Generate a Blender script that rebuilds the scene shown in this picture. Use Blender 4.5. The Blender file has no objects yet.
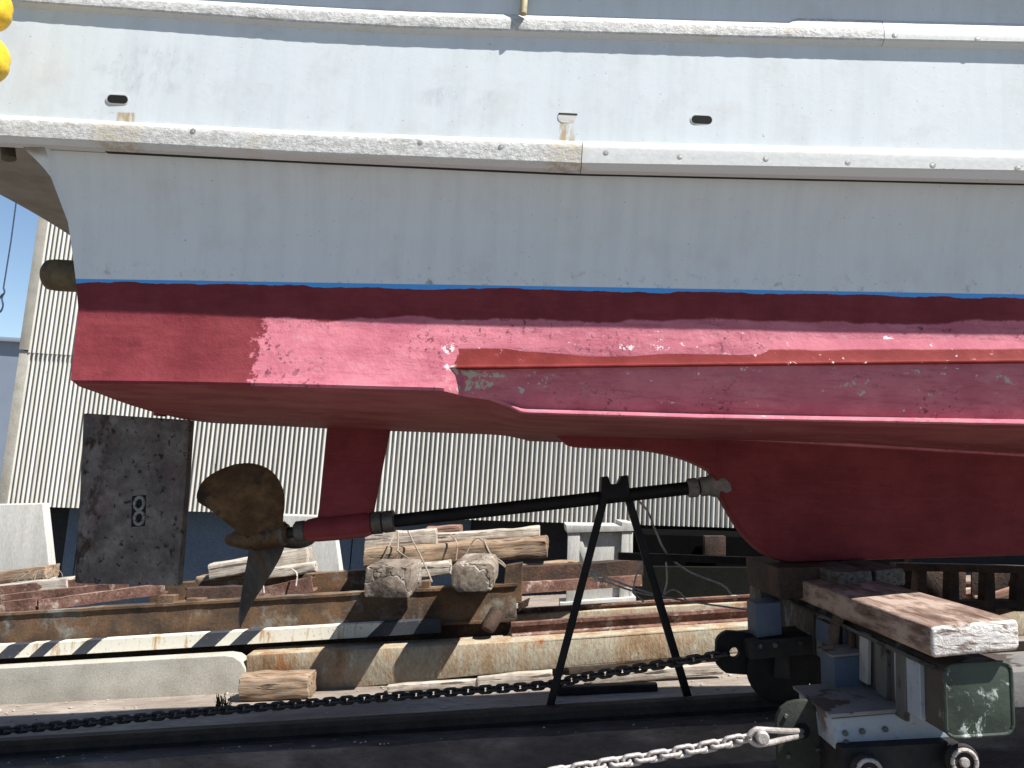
import bpy, bmesh, math, random
from math import radians as R, sin, cos, pi, atan2, sqrt, tan
from mathutils import Vector as V, Matrix, noise
random.seed(7)
S = bpy.context.scene
COL = S.collection

# ------------------------------------------------------------------ camera
F = 769.0
CAM = V((0, 0, 1.45))
ROT = Matrix.Rotation(R(2.09), 3, 'Z') @ Matrix.Rotation(R(90 + 7.3), 3, 'X') @ Matrix.Rotation(R(3.8), 3, 'Z')
cd = bpy.data.cameras.new('camera')
cd.sensor_fit = 'HORIZONTAL'; cd.sensor_width = 36.0; cd.lens = F / 1024 * 36
cd.clip_start = 0.05; cd.clip_end = 3000
cam = bpy.data.objects.new('camera', cd); COL.objects.link(cam)
cam.matrix_world = Matrix.Translation(CAM) @ ROT.to_4x4()
S.camera = cam


def ray(px, py):
    return ROT @ V(((px - 512) / F, -(py - 384) / F, -1))


def W(px, py, Y):
    d = ray(px, py)
    return CAM + d * (Y / d.y)


SLG = 0.12            # fall of the yard along X
G0 = W(110, 716, 6.8)


def gz(x):
    x = max(-14.0, min(9.0, x))
    return G0.z + SLG * (x - G0.x)


def Wg(px, py):        # pixel -> yard surface
    d = ray(px, py)
    t = (G0.z - SLG * G0.x - CAM.z) / (d.z - SLG * d.x)
    return CAM + d * t


SLT = 0.132
T0 = W(620, 700, 4.2)


def tz(x):             # top of the near rail
    return T0.z + SLT * (x - T0.x)


# ------------------------------------------------------------------ node helpers
class NT:
    def __init__(s, name):
        s.m = bpy.data.materials.new(name); s.m.use_nodes = True
        s.t = s.m.node_tree; s.t.nodes.clear()
        s.out = s.t.nodes.new('ShaderNodeOutputMaterial')
        s.b = s.t.nodes.new('ShaderNodeBsdfPrincipled')
        s.t.links.new(s.b.outputs[0], s.out.inputs[0])

    def put(s, sock, v):
        if isinstance(v, bpy.types.NodeSocket): s.t.links.new(v, sock)
        elif isinstance(v, (tuple, list)) and len(v) == 3 and sock.type == 'RGBA': sock.default_value = (*v, 1)
        else: sock.default_value = v

    def n(s, typ, ins=(), **kw):
        nd = s.t.nodes.new('ShaderNode' + typ)
        for k, v in kw.items(): setattr(nd, k, v)
        for i, v in (ins.items() if isinstance(ins, dict) else enumerate(ins)):
            if v is not None: s.put(nd.inputs[i], v)
        return nd

    def ma(s, op, a, b=0.0, c=None, clamp=False):
        return s.n('Math', [a, b] if c is None else [a, b, c], operation=op, use_clamp=clamp).outputs[0]

    def mix(s, f, a, b, mode='MIX'):
        nd = s.n('Mix', {0: f, 6: a, 7: b}, data_type='RGBA', blend_type=mode)
        return nd.outputs[2]

    def pos(s, world=False):
        if world: return s.n('NewGeometry').outputs['Position']
        return s.n('TexCoord').outputs['Object']

    def sc(s, v, k):
        return s.n('VectorMath', [v, k if not isinstance(k, (int, float)) else (k, k, k)], operation='MULTIPLY').outputs[0]

    def noise(s, v, scale, detail=6, rough=.6, dist=0.0):
        return s.n('TexNoise', {'Vector': v, 'Scale': scale, 'Detail': detail, 'Roughness': rough, 'Distortion': dist}).outputs[0]

    def vor(s, v, scale, feat='F1'):
        return s.n('TexVoronoi', {'Vector': v, 'Scale': scale}, feature=feat).outputs[0]

    def ss(s, x, a, b):           # smoothstep a..b -> 0..1
        nd = s.n('MapRange', [x, a, b, 0.0, 1.0], interpolation_type='SMOOTHSTEP')
        return nd.outputs[0]

    def xyz(s, v):
        return s.n('SeparateXYZ', [v]).outputs

    def ramp(s, f, stops):
        nd = s.n('ValToRGB', [f]); e = nd.color_ramp.elements
        while len(e) < len(stops): e.new(.5)
        for i, (p, c) in enumerate(stops): e[i].position = p; e[i].color = (*c, 1)
        return nd.outputs[0]

    def bump(s, h, strength=.3, dist=.01):
        return s.n('Bump', {'Strength': strength, 'Distance': dist, 'Height': h}).outputs[0]

    def fin(s, col, rough=.7, metal=0.0, bump=None, spec=.4):
        s.put(s.b.inputs['Base Color'], col); s.put(s.b.inputs['Roughness'], rough)
        s.put(s.b.inputs['Metallic'], metal); s.put(s.b.inputs['Specular IOR Level'], spec)
        if bump is not None: s.put(s.b.inputs['Normal'], bump)
        return s.m


def weather(name, cols, scale=4, stretch=(1, 1, 1), rough=.8, bump=.4, bd=.01, spots=None, metal=0.0, fine=40, world=False, spec=.3):
    """base colours mixed by noise; spots=(colour, scale, lo, hi)"""
    t = NT(name); p = t.sc(t.pos(world), stretch)
    a = t.noise(p, scale, 8, .62)
    st = [(0.3 + 0.4 * i / (len(cols) - 1), c) for i, c in enumerate(cols)]
    col = t.ramp(a, st)
    f = t.noise(p, fine, 6, .65)
    k = t.ss(f, .3, .7)
    col = t.mix(t.ma('MULTIPLY', t.ma('SUBTRACT', 1.0, k), .45), col, t.mix(1.0, col, (.35, .33, .32), 'MULTIPLY'))
    if spots:
        for (c, scl, lo, hi) in (spots if isinstance(spots, list) else [spots]):
            col = t.mix(t.ss(t.noise(p, scl, 6, .7), lo, hi), col, c)
    h = t.ma('ADD', f, t.ma('MULTIPLY', a, 1.5))
    return t.fin(col, rough, metal, t.bump(h, bump, bd), spec)


M = {}
M['rust'] = weather('rust', [(.03, .022, .016), (.08, .052, .034), (.15, .085, .045), (.13, .12, .10)], 2.4, bump=.35, bd=.012,
                    spots=[((.24, .09, .03), 1.6, .62, .76), ((.22, .21, .18), 2.1, .52, .68), ((.32, .29, .23), 18, .66, .70)])
M['rust_red'] = weather('rust_red', [(.05, .026, .019), (.15, .075, .055), (.24, .14, .105)], 5, bump=.5, spots=((.34, .27, .23), 9, .54, .68))
M['rust_dark'] = weather('rust_dark', [(.02, .014, .012), (.05, .03, .022), (.1, .05, .03)], 5, bump=.6)
M['concrete'] = weather('concrete', [(.30, .285, .24), (.38, .36, .31), (.44, .42, .37)], 3, bump=.25, bd=.006, fine=60,
                        spots=((.20, .185, .15), 11, .66, .74))
M['concrete_rust'] = weather('concrete_rust', [(.20, .12, .06), (.34, .25, .16), (.38, .35, .27), (.30, .18, .09)], 3.5, (1, 1, .5), bump=.6, bd=.012,
                             spots=[((.27, .115, .04), 2.6, .56, .68), ((.45, .42, .33), 7, .58, .66), ((.10, .07, .05), 14, .66, .72)])
M['white_block'] = weather('white_block', [(.38, .375, .35), (.47, .465, .435), (.55, .54, .51)], 2.2, (2.5, 2.5, .35), bump=.15, fine=50,
                           spots=((.36, .35, .32), 5, .62, .75))
M['yard'] = weather('yard', [(.26, .22, .18), (.36, .31, .26), (.44, .39, .33)], 1.6, (.7, 1.5, 1), bump=.5, bd=.012, fine=26, world=True,
                    spots=[((.17, .14, .11), 3.2, .60, .70), ((.50, .46, .40), 9, .64, .70)])
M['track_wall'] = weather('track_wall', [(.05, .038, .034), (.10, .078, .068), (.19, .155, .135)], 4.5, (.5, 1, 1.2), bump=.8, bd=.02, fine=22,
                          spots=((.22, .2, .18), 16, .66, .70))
M['steel_dark'] = weather('steel_dark', [(.010, .010, .011), (.02, .019, .019), (.035, .028, .024)], 8, rough=.65, bump=.3, spec=.2)
M['black'] = weather('black_paint', [(.005, .005, .006), (.008, .008, .009), (.016, .014, .013)], 9, rough=.6, bump=.3, spec=.15)
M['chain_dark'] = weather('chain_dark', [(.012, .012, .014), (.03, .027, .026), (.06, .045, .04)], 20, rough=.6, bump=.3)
M['galv'] = weather('galvanised', [(.27, .24, .23), (.40, .365, .35), (.50, .47, .45)], 25, rough=.5, bump=.4, metal=.35, spots=((.22, .12, .09), 14, .60, .70))


def wood(name, cols, axis='x', end=(.5, .45, .4), bump=.8):
    t = NT(name); p = t.pos()
    st = {'x': (.7, 9, 9), 'y': (9, .7, 9), 'z': (9, 9, .7)}[axis]
    g = t.noise(t.sc(p, st), 3.2, 8, .66, .4)
    b = t.noise(p, 2.4, 4, .6)
    col = t.ramp(t.ma('ADD', t.ma('MULTIPLY', g, .75), t.ma('MULTIPLY', b, .25)), [(.34, cols[0]), (.46, cols[1]), (.56, cols[2]), (.68, cols[1])])
    cr = t.ss(t.noise(t.sc(p, tuple(c * 1.5 for c in st)), 2.2, 3, .5), .61, .66)
    col = t.mix(t.ma('MULTIPLY', cr, .75), col, (.03, .02, .015))
    col = t.mix(t.ma('MULTIPLY', t.ss(t.noise(p, 11, 8, .7), .46, .66), .5), col, (.16, .145, .125))
    ax = t.xyz(t.n('NewGeometry').outputs['Normal'])
    h = t.ma('SUBTRACT', g, t.ma('MULTIPLY', cr, .8))
    return t.fin(col, .85, 0, t.bump(h, bump, .012), .25)


M['wood_grey'] = wood('wood_grey', [(.12, .10, .08), (.32, .27, .22), (.46, .41, .35)])
M['wood_brown'] = wood('wood_brown', [(.06, .033, .02), (.17, .105, .065), (.29, .21, .14)])
M['wood_pale'] = wood('wood_pale', [(.17, .13, .10), (.34, .29, .235), (.46, .41, .35)])
M['wood_red'] = wood('wood_red', [(.06, .03, .022), (.17, .085, .06), (.28, .16, .12)])
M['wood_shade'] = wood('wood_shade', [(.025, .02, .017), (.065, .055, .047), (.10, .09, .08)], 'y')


def end_timber():          # cross timbers seen on their cracked ends
    t = NT('timber_end'); p = t.pos()
    p = t.n('VectorMath', [p, t.sc(t.n('CombineXYZ', [t.n('ObjectInfo').outputs['Random']] * 3).outputs[0], 9.0)], operation='ADD').outputs[0]
    q = t.sc(p, (.3, 1, 1))
    a = t.noise(q, 5, 7, .65); f = t.noise(p, 35, 5, .6)
    col = t.ramp(t.ma('ADD', t.ma('MULTIPLY', a, .6), t.ma('MULTIPLY', f, .4)), [(.35, (.075, .058, .045)), (.48, (.155, .125, .10)), (.62, (.29, .245, .205))])
    c = t.vor(t.n('VectorMath', [q, t.sc(t.n('TexNoise', {'Vector': p, 'Scale': 7.0}).outputs[1], .25)], operation='ADD').outputs[0], 2.4, 'DISTANCE_TO_EDGE')
    m = t.ma('SUBTRACT', 1.0, t.ss(c, .008, .03))
    col = t.mix(t.ma('MULTIPLY', m, .7), col, t.mix(t.ss(a, .45, .55), (.02, .016, .015), (.40, .37, .34)))
    return t.fin(col, .9, 0, t.bump(t.ma('SUBTRACT', a, t.ma('MULTIPLY', m, .5)), .8, .02), .2)


M['timber_end'] = end_timber()


def plank_mat():          # hardwood bearer: pale worn wood, white-painted end
    t = NT('bearer_wood'); p = t.pos(); x, y, z = t.xyz(p)
    g = t.noise(t.sc(p, (10, .9, 10)), 3, 8, .66, .6)
    b = t.noise(t.sc(p, (3, 1, 3)), 3.3, 6, .66)
    col = t.ramp(g, [(.34, (.05, .028, .022)), (.47, (.13, .08, .06)), (.6, (.22, .155, .125))])
    col = t.mix(t.ss(b, .45, .60), col, (.33, .25, .205))
    w = t.noise(t.sc(p, (2.2, 2, 9)), 4.5, 8, .72, .8)
    wm = t.ma('MULTIPLY', t.ss(w, .40, .56), t.ma('SUBTRACT', 1.0, t.ss(t.ma('ADD', y, t.ma('MULTIPLY', w, .05)), .022, .04)))
    col = t.mix(wm, col, (.78, .77, .74))
    return t.fin(col, .75, 0, t.bump(t.ma('ADD', g, t.ma('MULTIPLY', b, .6)), .7, .012), .3)


M['bearer'] = plank_mat()


def steel_paint(name, c, c2, bare, amt=.55, edge=None):
    t = NT(name); p = t.pos()
    a = t.noise(p, 3.5, 8, .65); f = t.noise(p, 26, 6, .65)
    col = t.mix(t.ss(a, .35, .65), c, c2)
    ch = t.ss(t.noise(t.sc(p, (1, 1, .6)), 4.4, 9, .72), amt, amt + .03)
    col = t.mix(ch, col, bare)
    col = t.mix(t.ma('MULTIPLY', t.ss(f, .55, .75), .5), col, (.05, .04, .035))
    return t.fin(col, .6, 0, t.bump(t.ma('ADD', f, ch), .35, .006), .4)


M['blue_steel'] = steel_paint('blue_steel', (.22, .255, .31), (.27, .30, .34), (.12, .095, .08), .575)
M['blue_box'] = steel_paint('blue_box', (.045, .066, .105), (.06, .082, .12), (.05, .05, .05), .68)
M['grey_steel'] = steel_paint('grey_steel', (.13, .128, .125), (.19, .18, .17), (.06, .048, .04), .53)
M['grime_steel'] = steel_paint('grime_steel', (.05, .055, .06), (.08, .078, .075), (.022, .018, .016), .50)
M['beam_side'] = steel_paint('beam_side', (.030, .024, .021), (.055, .044, .038), (.13, .14, .15), .56)


def green_cap():
    t = NT('green_paint'); p = t.pos()
    a = t.noise(p, 6, 6, .6)
    col = t.mix(t.ss(a, .4, .6), (.020, .029, .021), (.032, .045, .033))
    cr = t.noise(p, 9, 10, .78, 1.2)
    m = t.ma('MULTIPLY', t.ss(cr, .545, .575), t.ss(t.noise(p, 7, 3), .47, .6))
    col = t.mix(m, col, (.42, .46, .42))
    return t.fin(col, .55, 0, t.bump(t.ma('ADD', t.noise(p, 30, 5), t.ma('MULTIPLY', m, 2.0)), .4, .006), .4)


M['green'] = green_cap()
M['olive_shaded'] = weather('olive_lug_shaded', [(.018, .020, .017), (.028, .031, .025), (.045, .045, .038)], 6, rough=.7, bump=.3)  # darker olive puts the shade on the lug into its colour


def plain(name, c, rough=.6, metal=0.0, var=.25, scale=12, bump=.15):
    c2 = tuple(x * (1 - var) for x in c)
    return weather(name, [c2, c, tuple(min(1, x * (1 + var)) for x in c)], scale, rough=rough, metal=metal, bump=bump)


M['yellow'] = plain('yellow_float', (.72, .47, .03), .45, var=.12)
M['rope'] = plain('rope', (.27, .22, .17), .9)
M['rope_dark'] = plain('old_rope', (.09, .07, .055), .95)
M['strap_pale'] = steel_paint('pale_strap', (.26, .25, .24), (.34, .33, .31), (.10, .08, .06), .5)
M['wire'] = plain('wire_rope', (.42, .40, .37), .6)
M['cable'] = plain('cable', (.03, .05, .09), .6)
M['hole'] = plain('dark_void', (.006, .006, .006), .9)
M['bolt'] = plain('bolt_head', (.30, .30, .29), .5, .3)
M['bronze'] = weather('bronze', [(.035, .020, .011), (.085, .05, .025), (.17, .11, .06)], 7, (1, 1, 1), rough=.55, bump=.35, metal=.35,
                      spots=((.02, .016, .014), 5, .52, .66))
M['bronze_grey'] = weather('bronze_grey', [(.055, .045, .035), (.095, .088, .08), (.13, .125, .12)], 5, (1, 1, .6), rough=.5, bump=.3, metal=.35, spots=((.09, .05, .025), 4, .52, .66))
M['exhaust'] = weather('exhaust', [(.05, .035, .015), (.09, .065, .03), (.12, .09, .05)], 8, rough=.6, bump=.2)
M['hose'] = weather('rubber_hose', [(.10, .09, .085), (.16, .145, .135), (.21, .19, .18)], 14, rough=.8, bump=.4)
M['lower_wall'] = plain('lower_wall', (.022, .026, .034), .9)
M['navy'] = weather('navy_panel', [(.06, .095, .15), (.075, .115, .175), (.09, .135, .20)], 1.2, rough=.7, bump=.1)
M['roof_grey'] = plain('roof_grey', (.20, .245, .31), .8, var=.06, scale=1)


def rudder_mat():
    t = NT('rudder_paint'); p = t.pos(); x, y, z = t.xyz(p)
    a = t.noise(p, 7, 8, .7); sp = t.noise(p, 26, 6, .7); big = t.noise(t.sc(p, (1.6, 1, 1)), 5, 6, .7)
    col = t.ramp(a, [(.36, (.055, .047, .044)), (.5, (.10, .088, .083)), (.64, (.165, .148, .14))])
    col = t.mix(t.ma('MULTIPLY', t.ss(t.noise(p, 4, 5), .56, .68), .6), col, (.13, .06, .075))
    col = t.mix(t.ss(sp, .585, .63), col, (.014, .011, .010))
    edge = t.ma('MULTIPLY', t.ss(big, .48, .58), t.ma('SUBTRACT', 1.0, t.ss(x, -.30, -.12)))
    col = t.mix(edge, col, (.03, .016, .011))
    col = t.mix(t.ss(t.ma('ADD', z, t.ma('MULTIPLY', a, .03)), .925, .935), col, (.22, .04, .05))
    return t.fin(col, .75, 0, t.bump(t.ma('ADD', sp, a), .7, .012), .3)


M['rudder'] = rudder_mat()


def corr_mat():
    t = NT('corrugated_steel'); p = t.pos(True); x, y, z = t.xyz(p)
    ix = t.ma('FLOOR', t.ma('DIVIDE', x, .076))
    wn = t.n('TexWhiteNoise', {'W': ix}, noise_dimensions='1D').outputs[0]
    ish = t.ma('FLOOR', t.ma('DIVIDE', x, .684))
    w2 = t.n('TexWhiteNoise', {'W': ish}, noise_dimensions='1D').outputs[0]
    col = t.mix(t.ss(wn, .0, 1.0), (.46, .45, .41), (.57, .56, .52))
    col = t.mix(t.ma('MULTIPLY', w2, .35), col, (.42, .40, .355))
    d = t.noise(t.sc(p, (8, 1, .5)), 2.5, 6, .65)
    col = t.mix(t.ma('MULTIPLY', t.ss(d, .5, .72), .5), col, (.25, .235, .20))
    # nail rows with rust bleeding
    col = t.mix(t.ss(t.noise(t.sc(p, (1, 1, .6)), 9, 4, .6), .70, .76), col, (.16, .11, .07))
    return t.fin(col, .55, .0, None, .4)


M['corr'] = corr_mat()


# ---- boat paint
def zline(pts, Y, Y2=None):
    a, b = W(*pts[0], Y), W(*pts[1], Y2 or Y)
    k = (b.z - a.z) / (b.x - a.x)
    return a.z - k * a.x, k


ZWL = zline([(70, 276), (1024, 291)], 3.25, 3.10)
ZPK = zline([(260, 317), (1024, 318)], 3.22, 3.11)
X250 = W(252, 340, 3.16).x
X445 = W(445, 360, 3.13).x
ZCH = zline([(440, 391), (1024, 424)], 3.19)
ZRED = zline([(450, 346), (1024, 350)], 3.13)


def hull_mat(below_only=False):
    t = NT('hull_paint'); p = t.pos(True); x, y, z = t.xyz(p)
    n1 = t.noise(p, 5, 8, .65); n2 = t.noise(p, 22, 8, .7); n3 = t.noise(p, 70, 5, .6)
    lin = lambda ab: t.ma('MULTIPLY_ADD', x, ab[1], ab[0])
    # topsides: off-white gelcoat, grey grime in vertical streaks, more of it near the waterline
    st = t.noise(t.sc(p, (6, 1, .5)), 2.2, 7, .65)
    white = t.mix(t.ss(st, .35, .75), (.54, .58, .595), (.49, .53, .545))
    white = t.mix(t.ma('MULTIPLY', t.ss(n1, .5, .7), .3), white, (.42, .41, .40))
    hz = t.ma('SUBTRACT', z, lin(ZWL))
    gr = t.ma('MULTIPLY', t.ss(n2, .54, .68), t.ma('SUBTRACT', 1.0, t.ss(hz, .0, .10)))
    white = t.mix(t.ma('MULTIPLY', gr, .65), white, (.13, .13, .13))
    white = t.mix(t.ma('MULTIPLY', t.ss(n3, .665, .71), .65), white, (.24, .22, .20))
    for cx, hw, top, bot in STAINS:
        dx = t.ma('ABSOLUTE', t.ma('SUBTRACT', x, cx))
        m = t.ma('SUBTRACT', 1.0, t.ss(dx, hw * .75, hw * 1.05))
        m = t.ma('MULTIPLY', m, t.ma('SUBTRACT', 1.0, t.ss(z, top - .004, top + .004)))
        m = t.ma('MULTIPLY', m, t.ss(z, bot - .01, bot + .02))
        white = t.mix(t.ma('MULTIPLY', m, t.ss(t.noise(t.sc(p, (3, 1, .6)), 14, 6, .7), .36, .60)), white, (.36, .28, .16))
    # scuffs
    for cx, cz, rx, rz in SCUFFS:
        dd = t.ma('ADD', t.ma('POWER', t.ma('DIVIDE', t.ma('SUBTRACT', x, cx), rx), 2.0), t.ma('POWER', t.ma('DIVIDE', t.ma('SUBTRACT', z, cz), rz), 2.0))
        m = t.ma('MULTIPLY', t.ma('SUBTRACT', 1.0, t.ss(dd, .3, 1.0)), t.ss(t.noise(t.sc(p, (1.6, 1, .9)), 9, 8, .72), .44, .66))
        white = t.mix(t.ma('MULTIPLY', m, .28), white, (.25, .27, .28))
    # red antifouling and the old pink coat
    red = t.mix(t.ss(n1, .32, .68), (.122, .019, .025), (.165, .030, .037))
    red = t.mix(t.ma('MULTIPLY', t.ss(t.noise(t.sc(p, (1, 1, 6)), 6, 5, .6), .5, .7), .35), red, (.19, .038, .038))
    pink = t.mix(t.ss(n1, .34, .66), (.36, .105, .14), (.44, .15, .185))
    sx = t.noise(t.sc(p, (.6, 1, 5)), 7, 8, .7)
    pink = t.mix(t.ma('MULTIPLY', t.ss(sx, .45, .68), .5), pink, (.24, .055, .08))
    pink = t.mix(t.ma('MULTIPLY', t.ss(t.noise(t.sc(p, (1, 1, 2.2)), 9, 8, .7), .54, .66), .5), pink, (.42, .19, .22))
    clus = t.ss(t.noise(p, 3.1, 4, .5), .46, .62)
    pink = t.mix(t.ma('MULTIPLY', t.ma('MULTIPLY', t.ss(t.noise(p, 42, 6, .72), .56, .61), clus), .85), pink, (.10, .03, .045))
    red = t.mix(t.ma('MULTIPLY', t.ss(sx, .5, .72), .35), red, (.075, .013, .016))
    wx = t.ma('ADD', x, t.ma('MULTIPLY', t.ma('SUBTRACT', n2, .5), .28))
    m = t.ss(wx, X250 - .012, X250 + .012)
    tp = t.ma('ADD', lin(ZPK), t.ma('MULTIPLY', t.ma('SUBTRACT', t.noise(t.sc(p, (1, 1, .3)), 2.4, 7, .6), .5), .12))
    m = t.ma('MULTIPLY', m, t.ma('SUBTRACT', 1.0, t.ss(z, t.ma('SUBTRACT', tp, .006), t.ma('ADD', tp, .006))))
    m = t.ma('MULTIPLY', m, t.ss(z, t.ma('SUBTRACT', lin(ZCH), .075), t.ma('SUBTRACT', lin(ZCH), .065)))
    col = t.mix(m, red, pink)
    # bottom: red brown again
    up = t.xyz(t.n('NewGeometry').outputs['Normal'])[2]
    col = t.mix(t.ma('MULTIPLY', t.ss(t.ma('MULTIPLY', up, -1.0), .55, .75), .85), col, t.mix(t.ss(t.noise(t.sc(p, (1, 3, 1)), 3, 6, .6), .35, .65), (.19, .050, .052), (.265, .088, .086)))
    # chips down to grey primer
    chx = t.ss(t.noise(p, 2.6, 3, .5), .46, .56)
    chips = t.ma('MULTIPLY', t.ma('MULTIPLY', m, t.ss(t.noise(t.sc(p, (1, 1, 1.6)), 21, 8, .74), .635, .655)), t.ma('MULTIPLY', chx, t.ss(x, X445 - .02, X445 + .03)))
    col = t.mix(chips, col, (.58, .56, .52))
    fl = t.noise(p, 30, 8, .76)
    for cx, cz, rx, rz, th, cc in FLAKES:
        dd = t.ma('ADD', t.ma('POWER', t.ma('DIVIDE', t.ma('SUBTRACT', x, cx), rx), 2.0), t.ma('POWER', t.ma('DIVIDE', t.ma('SUBTRACT', z, cz), rz), 2.0))
        col = t.mix(t.ss(t.ma('SUBTRACT', fl, t.ma('MULTIPLY', dd, .12)), th, th + .02), col, cc)
    spk = t.ss(t.noise(p, 55, 4, .6), .70, .73)
    col = t.mix(t.ma('MULTIPLY', spk, .8), col, (.06, .02, .025))
    # boot stripe
    bl = t.ma('SUBTRACT', lin(ZWL), t.ma('ADD', .009, t.ma('MULTIPLY', t.ss(t.noise(t.sc(p, (1, 1, .1)), 4.5, 7, .6), .3, .7), .014)))
    col = t.mix(t.ss(z, bl, t.ma('ADD', bl, .002)), col, (.07, .29, .64))
    col = t.mix(t.ss(z, lin(ZWL), t.ma('ADD', lin(ZWL), .0025)), col, white)
    dn = t.ma('MULTIPLY', t.ss(t.ma('MULTIPLY', up, -1.0), .5, .8), t.ss(t.ma('SUBTRACT', z, lin(ZWL)), .1, .12))  # stern overhang underside coloured darker so it looks shaded
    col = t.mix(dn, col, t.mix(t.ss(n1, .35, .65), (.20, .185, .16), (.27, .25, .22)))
    h = t.ma('ADD', n2, t.ma('MULTIPLY', n1, 2.0))
    red_only = t.ma('SUBTRACT', 1.0, t.ss(z, lin(ZWL), t.ma('ADD', lin(ZWL), .01)))
    bs_ = t.ma('ADD', .07, t.ma('MULTIPLY', red_only, .5))
    bn = t.n('Bump', {'Distance': .008, 'Height': h}); t.put(bn.inputs['Strength'], bs_)
    return t.fin(col, .65, 0, bn.outputs[0], .12)


# (x centre, half width, top, bottom) of the rusty runs under the scuppers
def stain(pxc, hwpx, ytop, ybot):
    a = W(pxc, ytop, 3.03); b = W(pxc, ybot, 3.0)
    return (a.x, hwpx * 3.03 / F, a.z, b.z)


STAINS = [stain(117, 11, 104, 134), stain(568, 9, 121, 160)]


def scuff(px, py, rx, ry):
    a = W(px, py, 3.03); return (a.x, a.z, rx * 3.03 / F, ry * 3.03 / F)


def flake(px, py, rx, ry, th, cc):
    a = W(px, py, 3.17); return (a.x, a.z, rx * 3.17 / F, ry * 3.17 / F, th, cc)


GP, WF = (.34, .345, .31), (.62, .53, .53)
FLAKES = [flake(478, 372, 34, 5, .44, GP), flake(480, 381, 16, 9, .47, GP), flake(462, 387, 16, 6, .50, GP), flake(541, 378, 18, 10, .50, GP), flake(518, 388, 12, 5, .50, GP),
          flake(862, 384, 22, 14, .52, GP), flake(915, 372, 12, 4, .50, GP), flake(1000, 378, 24, 12, .55, GP), flake(930, 392, 26, 12, .57, GP),
          flake(628, 346, 12, 5, .50, WF), flake(662, 344, 12, 9, .49, WF), flake(572, 342, 9, 4, .52, WF), flake(526, 344, 10, 4, .50, WF), flake(700, 346, 16, 6, .53, WF), flake(890, 337, 8, 5, .50, WF), flake(447, 346, 7, 8, .46, WF), flake(446, 366, 4, 6, .46, WF)]
SCUFFS = [scuff(455, 94, 55, 16), scuff(140, 60, 80, 36), scuff(492, 54, 16, 8)]
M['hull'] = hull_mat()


def rail_mat(name, rough_face):
    t = NT(name); p = t.pos(True); x, y, z = t.xyz(p)
    a = t.noise(t.sc(p, (1, 1, 1.3)), 38, 8, .7); b = t.noise(p, 4, 5, .6)
    c = t.mix(t.ss(a, .38, .64), (.36, .35, .33) if rough_face else (.455, .46, .45), (.51, .515, .505))
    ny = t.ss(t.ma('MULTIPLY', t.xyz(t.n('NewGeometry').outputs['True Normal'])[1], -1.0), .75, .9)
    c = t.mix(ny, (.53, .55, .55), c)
    if rough_face: c = t.mix(t.ma('MULTIPLY', t.ss(b, .58, .72), .5), c, (.42, .37, .27))
    c = t.mix(t.ma('MULTIPLY', t.ss(t.noise(p, 48, 5, .6), .66, .74), .7), c, (.20, .18, .15))
    cx, hw, top, bot = STAINS[1]
    for cx, hw, top, bot in STAINS:
        m = t.ma('SUBTRACT', 1.0, t.ss(t.ma('ABSOLUTE', t.ma('SUBTRACT', x, cx)), hw * 1.2, hw * 3.0))
        m = t.ma('MULTIPLY', m, t.ma('SUBTRACT', 1.0, t.ss(z, 2.95, 3.0)))
        c = t.mix(t.ma('MULTIPLY', t.ma('MULTIPLY', m, t.ss(a, .42, .6)), .7), c, (.36, .28, .17))
    return t.fin(c, .6, 0, t.bump(t.ma('ADD', a, t.ma('MULTIPLY', b, .5)), .7 if rough_face else .12, .008), .35)


M['rail_worn'] = rail_mat('rail_worn', True)
M['rail_new'] = rail_mat('rail_new', False)


def strake_mat():
    t = NT('strake_paint'); p = t.pos(True); x, y, z = t.xyz(p)
    n1 = t.noise(p, 5, 8, .65); n2 = t.noise(p, 22, 8, .7)
    red = t.mix(t.ss(n1, .35, .65), (.14, .021, .020), (.19, .033, .031))
    pink = t.mix(t.ss(n1, .34, .66), (.36, .105, .14), (.44, .15, .185))
    e = t.ma('ADD', t.ma('MULTIPLY_ADD', x, ZRED[1], ZRED[0]), t.ma('MULTIPLY', t.ma('SUBTRACT', t.noise(t.sc(p, (1, 1, .3)), 3, 7, .6), .5), .035))
    col = t.mix(t.ss(z, e, t.ma('ADD', e, .01)), red, pink)
    ch = t.ma('MULTIPLY', t.ss(t.noise(p, 20, 8, .75), .63, .65), t.ss(t.noise(p, 2.3, 3, .5), .45, .58))
    ex = t.ma('MULTIPLY', t.ma('SUBTRACT', 1.0, t.ss(x, X445, X445 + .05)), t.ss(n2, .44, .54))
    col = t.mix(t.ma('MAXIMUM', ch, ex), col, (.72, .66, .64))
    return t.fin(col, .7, 0, t.bump(t.ma('ADD', n2, n1), .35, .008), .08)


M['strake'] = strake_mat()


def stripe_mat():          # barrier beam: dark slate and cream slanting blocks, rust runs
    t = NT('striped_paint'); p = t.pos(True); x, y, z = t.xyz(p)
    col = (.62, .58, .47)
    dark = (.035, .04, .05)
    a = t.noise(t.sc(p, (4, 1, .6)), 3, 7, .65)
    c = t.mix(t.ss(a, .52, .66), (.66, .63, .53), (.42, .25, .10))
    for (x0, x1) in STRIPES:
        s_ = t.ma('SUBTRACT', x, t.ma('MULTIPLY', t.ma('SUBTRACT', z, t.ma('MULTIPLY_ADD', x, STZ[1], STZ[0])), 1.05))
        m = t.ma('MULTIPLY', t.ss(s_, x0 - .004, x0 + .004), t.ma('SUBTRACT', 1.0, t.ss(s_, x1 - .004, x1 + .004)))
        c = t.mix(m, c, dark)
    c = t.mix(t.ma('MULTIPLY', t.ss(t.noise(p, 30, 5, .6), .58, .72), .6), c, (.2, .13, .07))
    return t.fin(c, .6, 0, t.bump(a, .2, .005), .35)


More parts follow.
